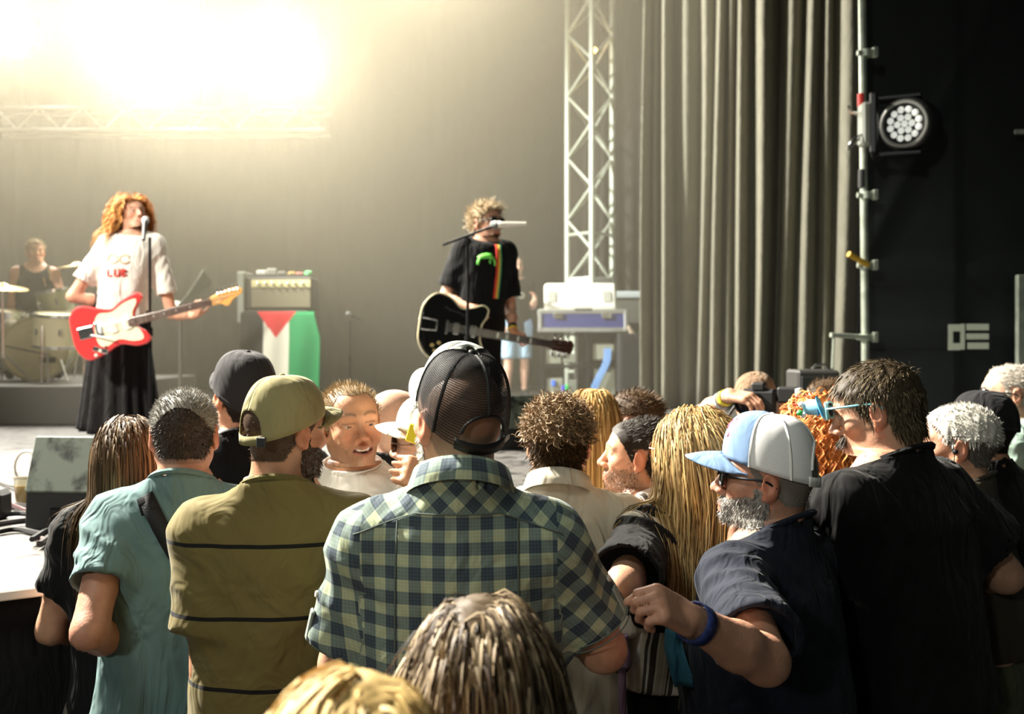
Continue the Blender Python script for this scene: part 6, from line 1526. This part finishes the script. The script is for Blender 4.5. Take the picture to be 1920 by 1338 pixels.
# --- singer
SKIRT = cloth('sheer_black', rgb(24, 22, 22))
dS = 6.84
c = person('singer with wavy ginger hair in white T-shirt and black skirt', 250, 372, dS, yaw=198, bpx=226, hyaw=226, pitch=16, floor=STZ, skin=(.66, .36, .24), w=.92, g=.95, hs=1.02, hh=.006, face=dict(open=True, lip=(.45, .13, .11)),
    R=dict(e=(136, 556, 'near'), w=(228, 572, 'near'), hdir=(-1, .1, -.12), back=(.2, 1, .3), curl=(.4, .5, .4), hh=.006), L=dict(e=(322, 588, 'near'), w=(362, 592, 'near'), hdir=(-.45, .4, 1), back=(.3, .9, -.1), curl=(.7, .8, .6), hh=.006),
    top=dict(m=WHITE_T, sleeve=.72, hem=.86, ease=.02, sl_r=.078, seed=41), skirt=dict(m=SKIRT, hem=.10, flare=.10, top=1.06), hb=.013,
    hair=dict(n=2000, length=.25, curl=.011, coil=9, rad=.0024, cols=((.66, .30, .08), (.74, .40, .14), (.52, .20, .05)), lift=.45, comb=(0, -1.0, .1), part=0, K=14, grav=.34, under=.014, seed=31, wav=.007, drape=.022, hl=dict(recede=.012)))
PR = mat('shirt_print_red', rgb(214, 60, 50), .7); PR2 = mat('shirt_print_ochre', rgb(216, 178, 140), .7)
for k, x0 in enumerate((-.035, .045)):
    project(c, [(x0+.034*math.cos(a)-.01, 1.285+.030*math.sin(a)) for a in np.linspace(.3, 5.9 if k else 6.2, 16)], .005, PR2, 'shirt_print', c['shirt'])
for (x0, z0, x1, z1) in ((-.075, 1.215, -.075, 1.165), (-.075, 1.165, -.045, 1.165), (-.03, 1.215, -.03, 1.165), (-.03, 1.165, .0, 1.165), (.0, 1.165, .0, 1.215), (.02, 1.215, .02, 1.165), (.02, 1.215, .05, 1.20), (.05, 1.20, .02, 1.19), (.02, 1.165, .05, 1.175)):
    project(c, [(x0+(x1-x0)*t, z0+(z1-z0)*t) for t in (0, .5, 1)], .006, PR, 'shirt_print', c['shirt'])
band(c, 1, .90, mat('yellow_band', rgb(226, 196, 60), .5))
g1 = guitar('red offset electric guitar with cream pickguard held by the singer', at(212, 612, 6.50), math.radians(14.5), math.radians(6), 'solid', 1.08)
# --- guitarist
c = person('guitarist with tousled blond hair, sunglasses and a black T-shirt', 912, 384, 6.45, yaw=208, bpx=893, hyaw=228, pitch=2, floor=STZ, skin=(.62, .34, .23), w=1.06, g=1.0, hs=1.04, hh=.005, face=dict(open=True, stubble=.25),
    R=dict(e=(834, 556, 'near'), w=(888, 578, 'near'), hdir=(-.9, .2, -.55), back=(.1, 1, .4), curl=(.4, .5, .4)), L=dict(e=(957, 578, 'near'), w=(962, 622, 'near'), hdir=(-.75, .5, -.35), back=(-.2, .6, .7), curl=(.8, .8, .6)),
    top=dict(m=BLK, sleeve=.80, hem=.80, ease=.03, sl_r=.086, seed=42, h=.010), bottom=BLK2,
    hair=dict(n=1900, length=.050, rad=.0020, cols=((.48, .38, .24), (.56, .46, .32), (.34, .25, .15)), lift=.7, comb=(-.3, .25, .2), K=6, curl=.004, coil=14, under=.012, seed=33, jit=.8))
make_glasses(c, M_BLACK, mat('dark_lens', rgb(30, 22, 18), .08, spec=1), thick=.004, fwd=.004)
PGN = mat('shirt_print_green', rgb(120, 226, 90), .6)
project(c, [(.055, 1.335), (.03, 1.348), (.0, 1.350), (-.03, 1.345), (-.065, 1.335)], .02, PGN, 'shirt_print', c['shirt'], wds=[.006, .016, .018, .016, .008]); project(c, [(.052, 1.33), (.062, 1.305), (.060, 1.28)], .009, PGN, 'shirt_print', c['shirt']); project(c, [(-.05, 1.335), (-.062, 1.31), (-.068, 1.285)], .009, PGN, 'shirt_print', c['shirt'])
project(c, [(.03, 1.33), (.02, 1.31), (.025, 1.295)], .006, PGN, 'shirt_print', c['shirt'])
for k, col in enumerate(((206, 44, 36), (226, 120, 40), (230, 200, 70), (60, 150, 110))):
    project(c, [(.085+.012*k-.03*t, 1.47-.42*t) for t in np.linspace(0, 1, 12)], .0055, mat('strap_%d' % k, rgb(*col), .6), 'guitar_strap', front=True, off=.010)
band(c, -1, .90, mat('yellow_band', rgb(226, 196, 60), .5)); band(c, -1, .80, M_BLACK)
g2 = guitar('black hollow body electric guitar with cream binding on the guitarist', at(853, 616, 6.12), math.radians(-8.5), math.radians(24), 'hollow', 1.02)
# --- roadie behind
c = person('stagehand in black T-shirt and denim shorts in the background', 968, 482, 12.2, yaw=200, hyaw=196, floor=STZ, skin=PALE, w=1.02, hs=1.0, hh=.007, hb=.018, hc=.014, top=dict(m=BLK, sleeve=.7, hem=.78, seed=43), hair=dict(n=600, length=.01, rad=.002, cols=((.3, .25, .2),), K=3, under=.003, hl=dict(recede=.02)), L=dict(e=(-.03, .05, -.28), w=(.05, .2, .08)))
rows = [(r[0], r[1]+.016, r[2]+.016, r[3], r[4]) for r in c['rows'] if r[0] < 1.1*c['s']]; s = c['s']
op = [('+', Loft(rows), 0)]+[('+', Cone(c['lg'][sd][0], c['lg'][sd][1]*.95+c['lg'][sd][0]*.05, .108*s, .095*s), .05) for sd in (-1, 1)]+[('&', Half((0, 0, 1.0*s), (0, 0, 1)), .004), ('&', Half((0, 0, .50*s), (0, 0, -1)), .004)]
V, Q = sculpt(op, (-.35, -.3, .40), (.35, .3, 1.08), .016); obj('shorts', V, Q, cloth('light_denim', rgb(150, 178, 196)), c['root'])
project(c, [(.02+.03*math.cos(a), 1.25+.03*math.sin(a)) for a in np.linspace(0, 6.28, 14)], .012, mat('grey_print', rgb(150, 156, 140), .7), 'shirt_print', c['shirt'])
# --- drummer
c = person('drummer with short blond hair in a black vest behind the drums', 66, 450, 9.85, yaw=205, hyaw=215, pitch=0, floor=RZ-.38, skin=(.64, .36, .24), w=1.0, hs=1.0, hh=.006, sit=True, face=dict(open=True), R=dict(e=(22, 572, 'near'), w=(78, 553, 'near'), curl=(1.0, 1.0, .8), thumb=.8), L=dict(e=(112, 545, 'far'), w=(100, 535, 'near'), curl=(1.0, 1.0, .8), thumb=.8),
    top=dict(m=BLK, tank=True, hem=.86, seed=44), bottom=cloth('pale_shorts', rgb(206, 200, 186)), hair=dict(n=900, length=.025, rad=.002, cols=((.5, .4, .26),), lift=.7, comb=(0, .2, .2), K=4, under=.008))
dst = empty('drum_stool', (c['root'].location.x, c['root'].location.y, RZ)); tag(dst, 'round black drum stool under the drummer', 'stool'); MB().lathe([(.001, .44), (.15, .44), (.17, .41), (.16, .37), (.001, .36)], 20).build('seat', M_BLACK, dst, True); MB().tube([(0, 0, .02), (0, 0, .37)], .02, 8).build('post', M_CHROME, dst, True)
for a in (0, 2.09, 4.19): MB().tube([(0, 0, .16), (.2*math.cos(a), .2*math.sin(a), .01)], .01, 6).build('leg', M_CHROME, dst, True)
for sd in (-1, 1):
    W_ = c['RT'].to(c['arms'][sd]['W']+c['arms'][sd]['hd']*.06); t_ = nrmv(np.array([.15, -.5, .35 if sd < 0 else .25])) ; o = MB().tube([W_-t_*.10, W_+t_*.30], [.007, .005], 8).build('drumstick', mat('hickory', rgb(222, 186, 130), .5), None, True); tag(o, 'wooden drumstick in the drummer\'s %s hand' % ('left' if sd < 0 else 'right'), 'drumstick')
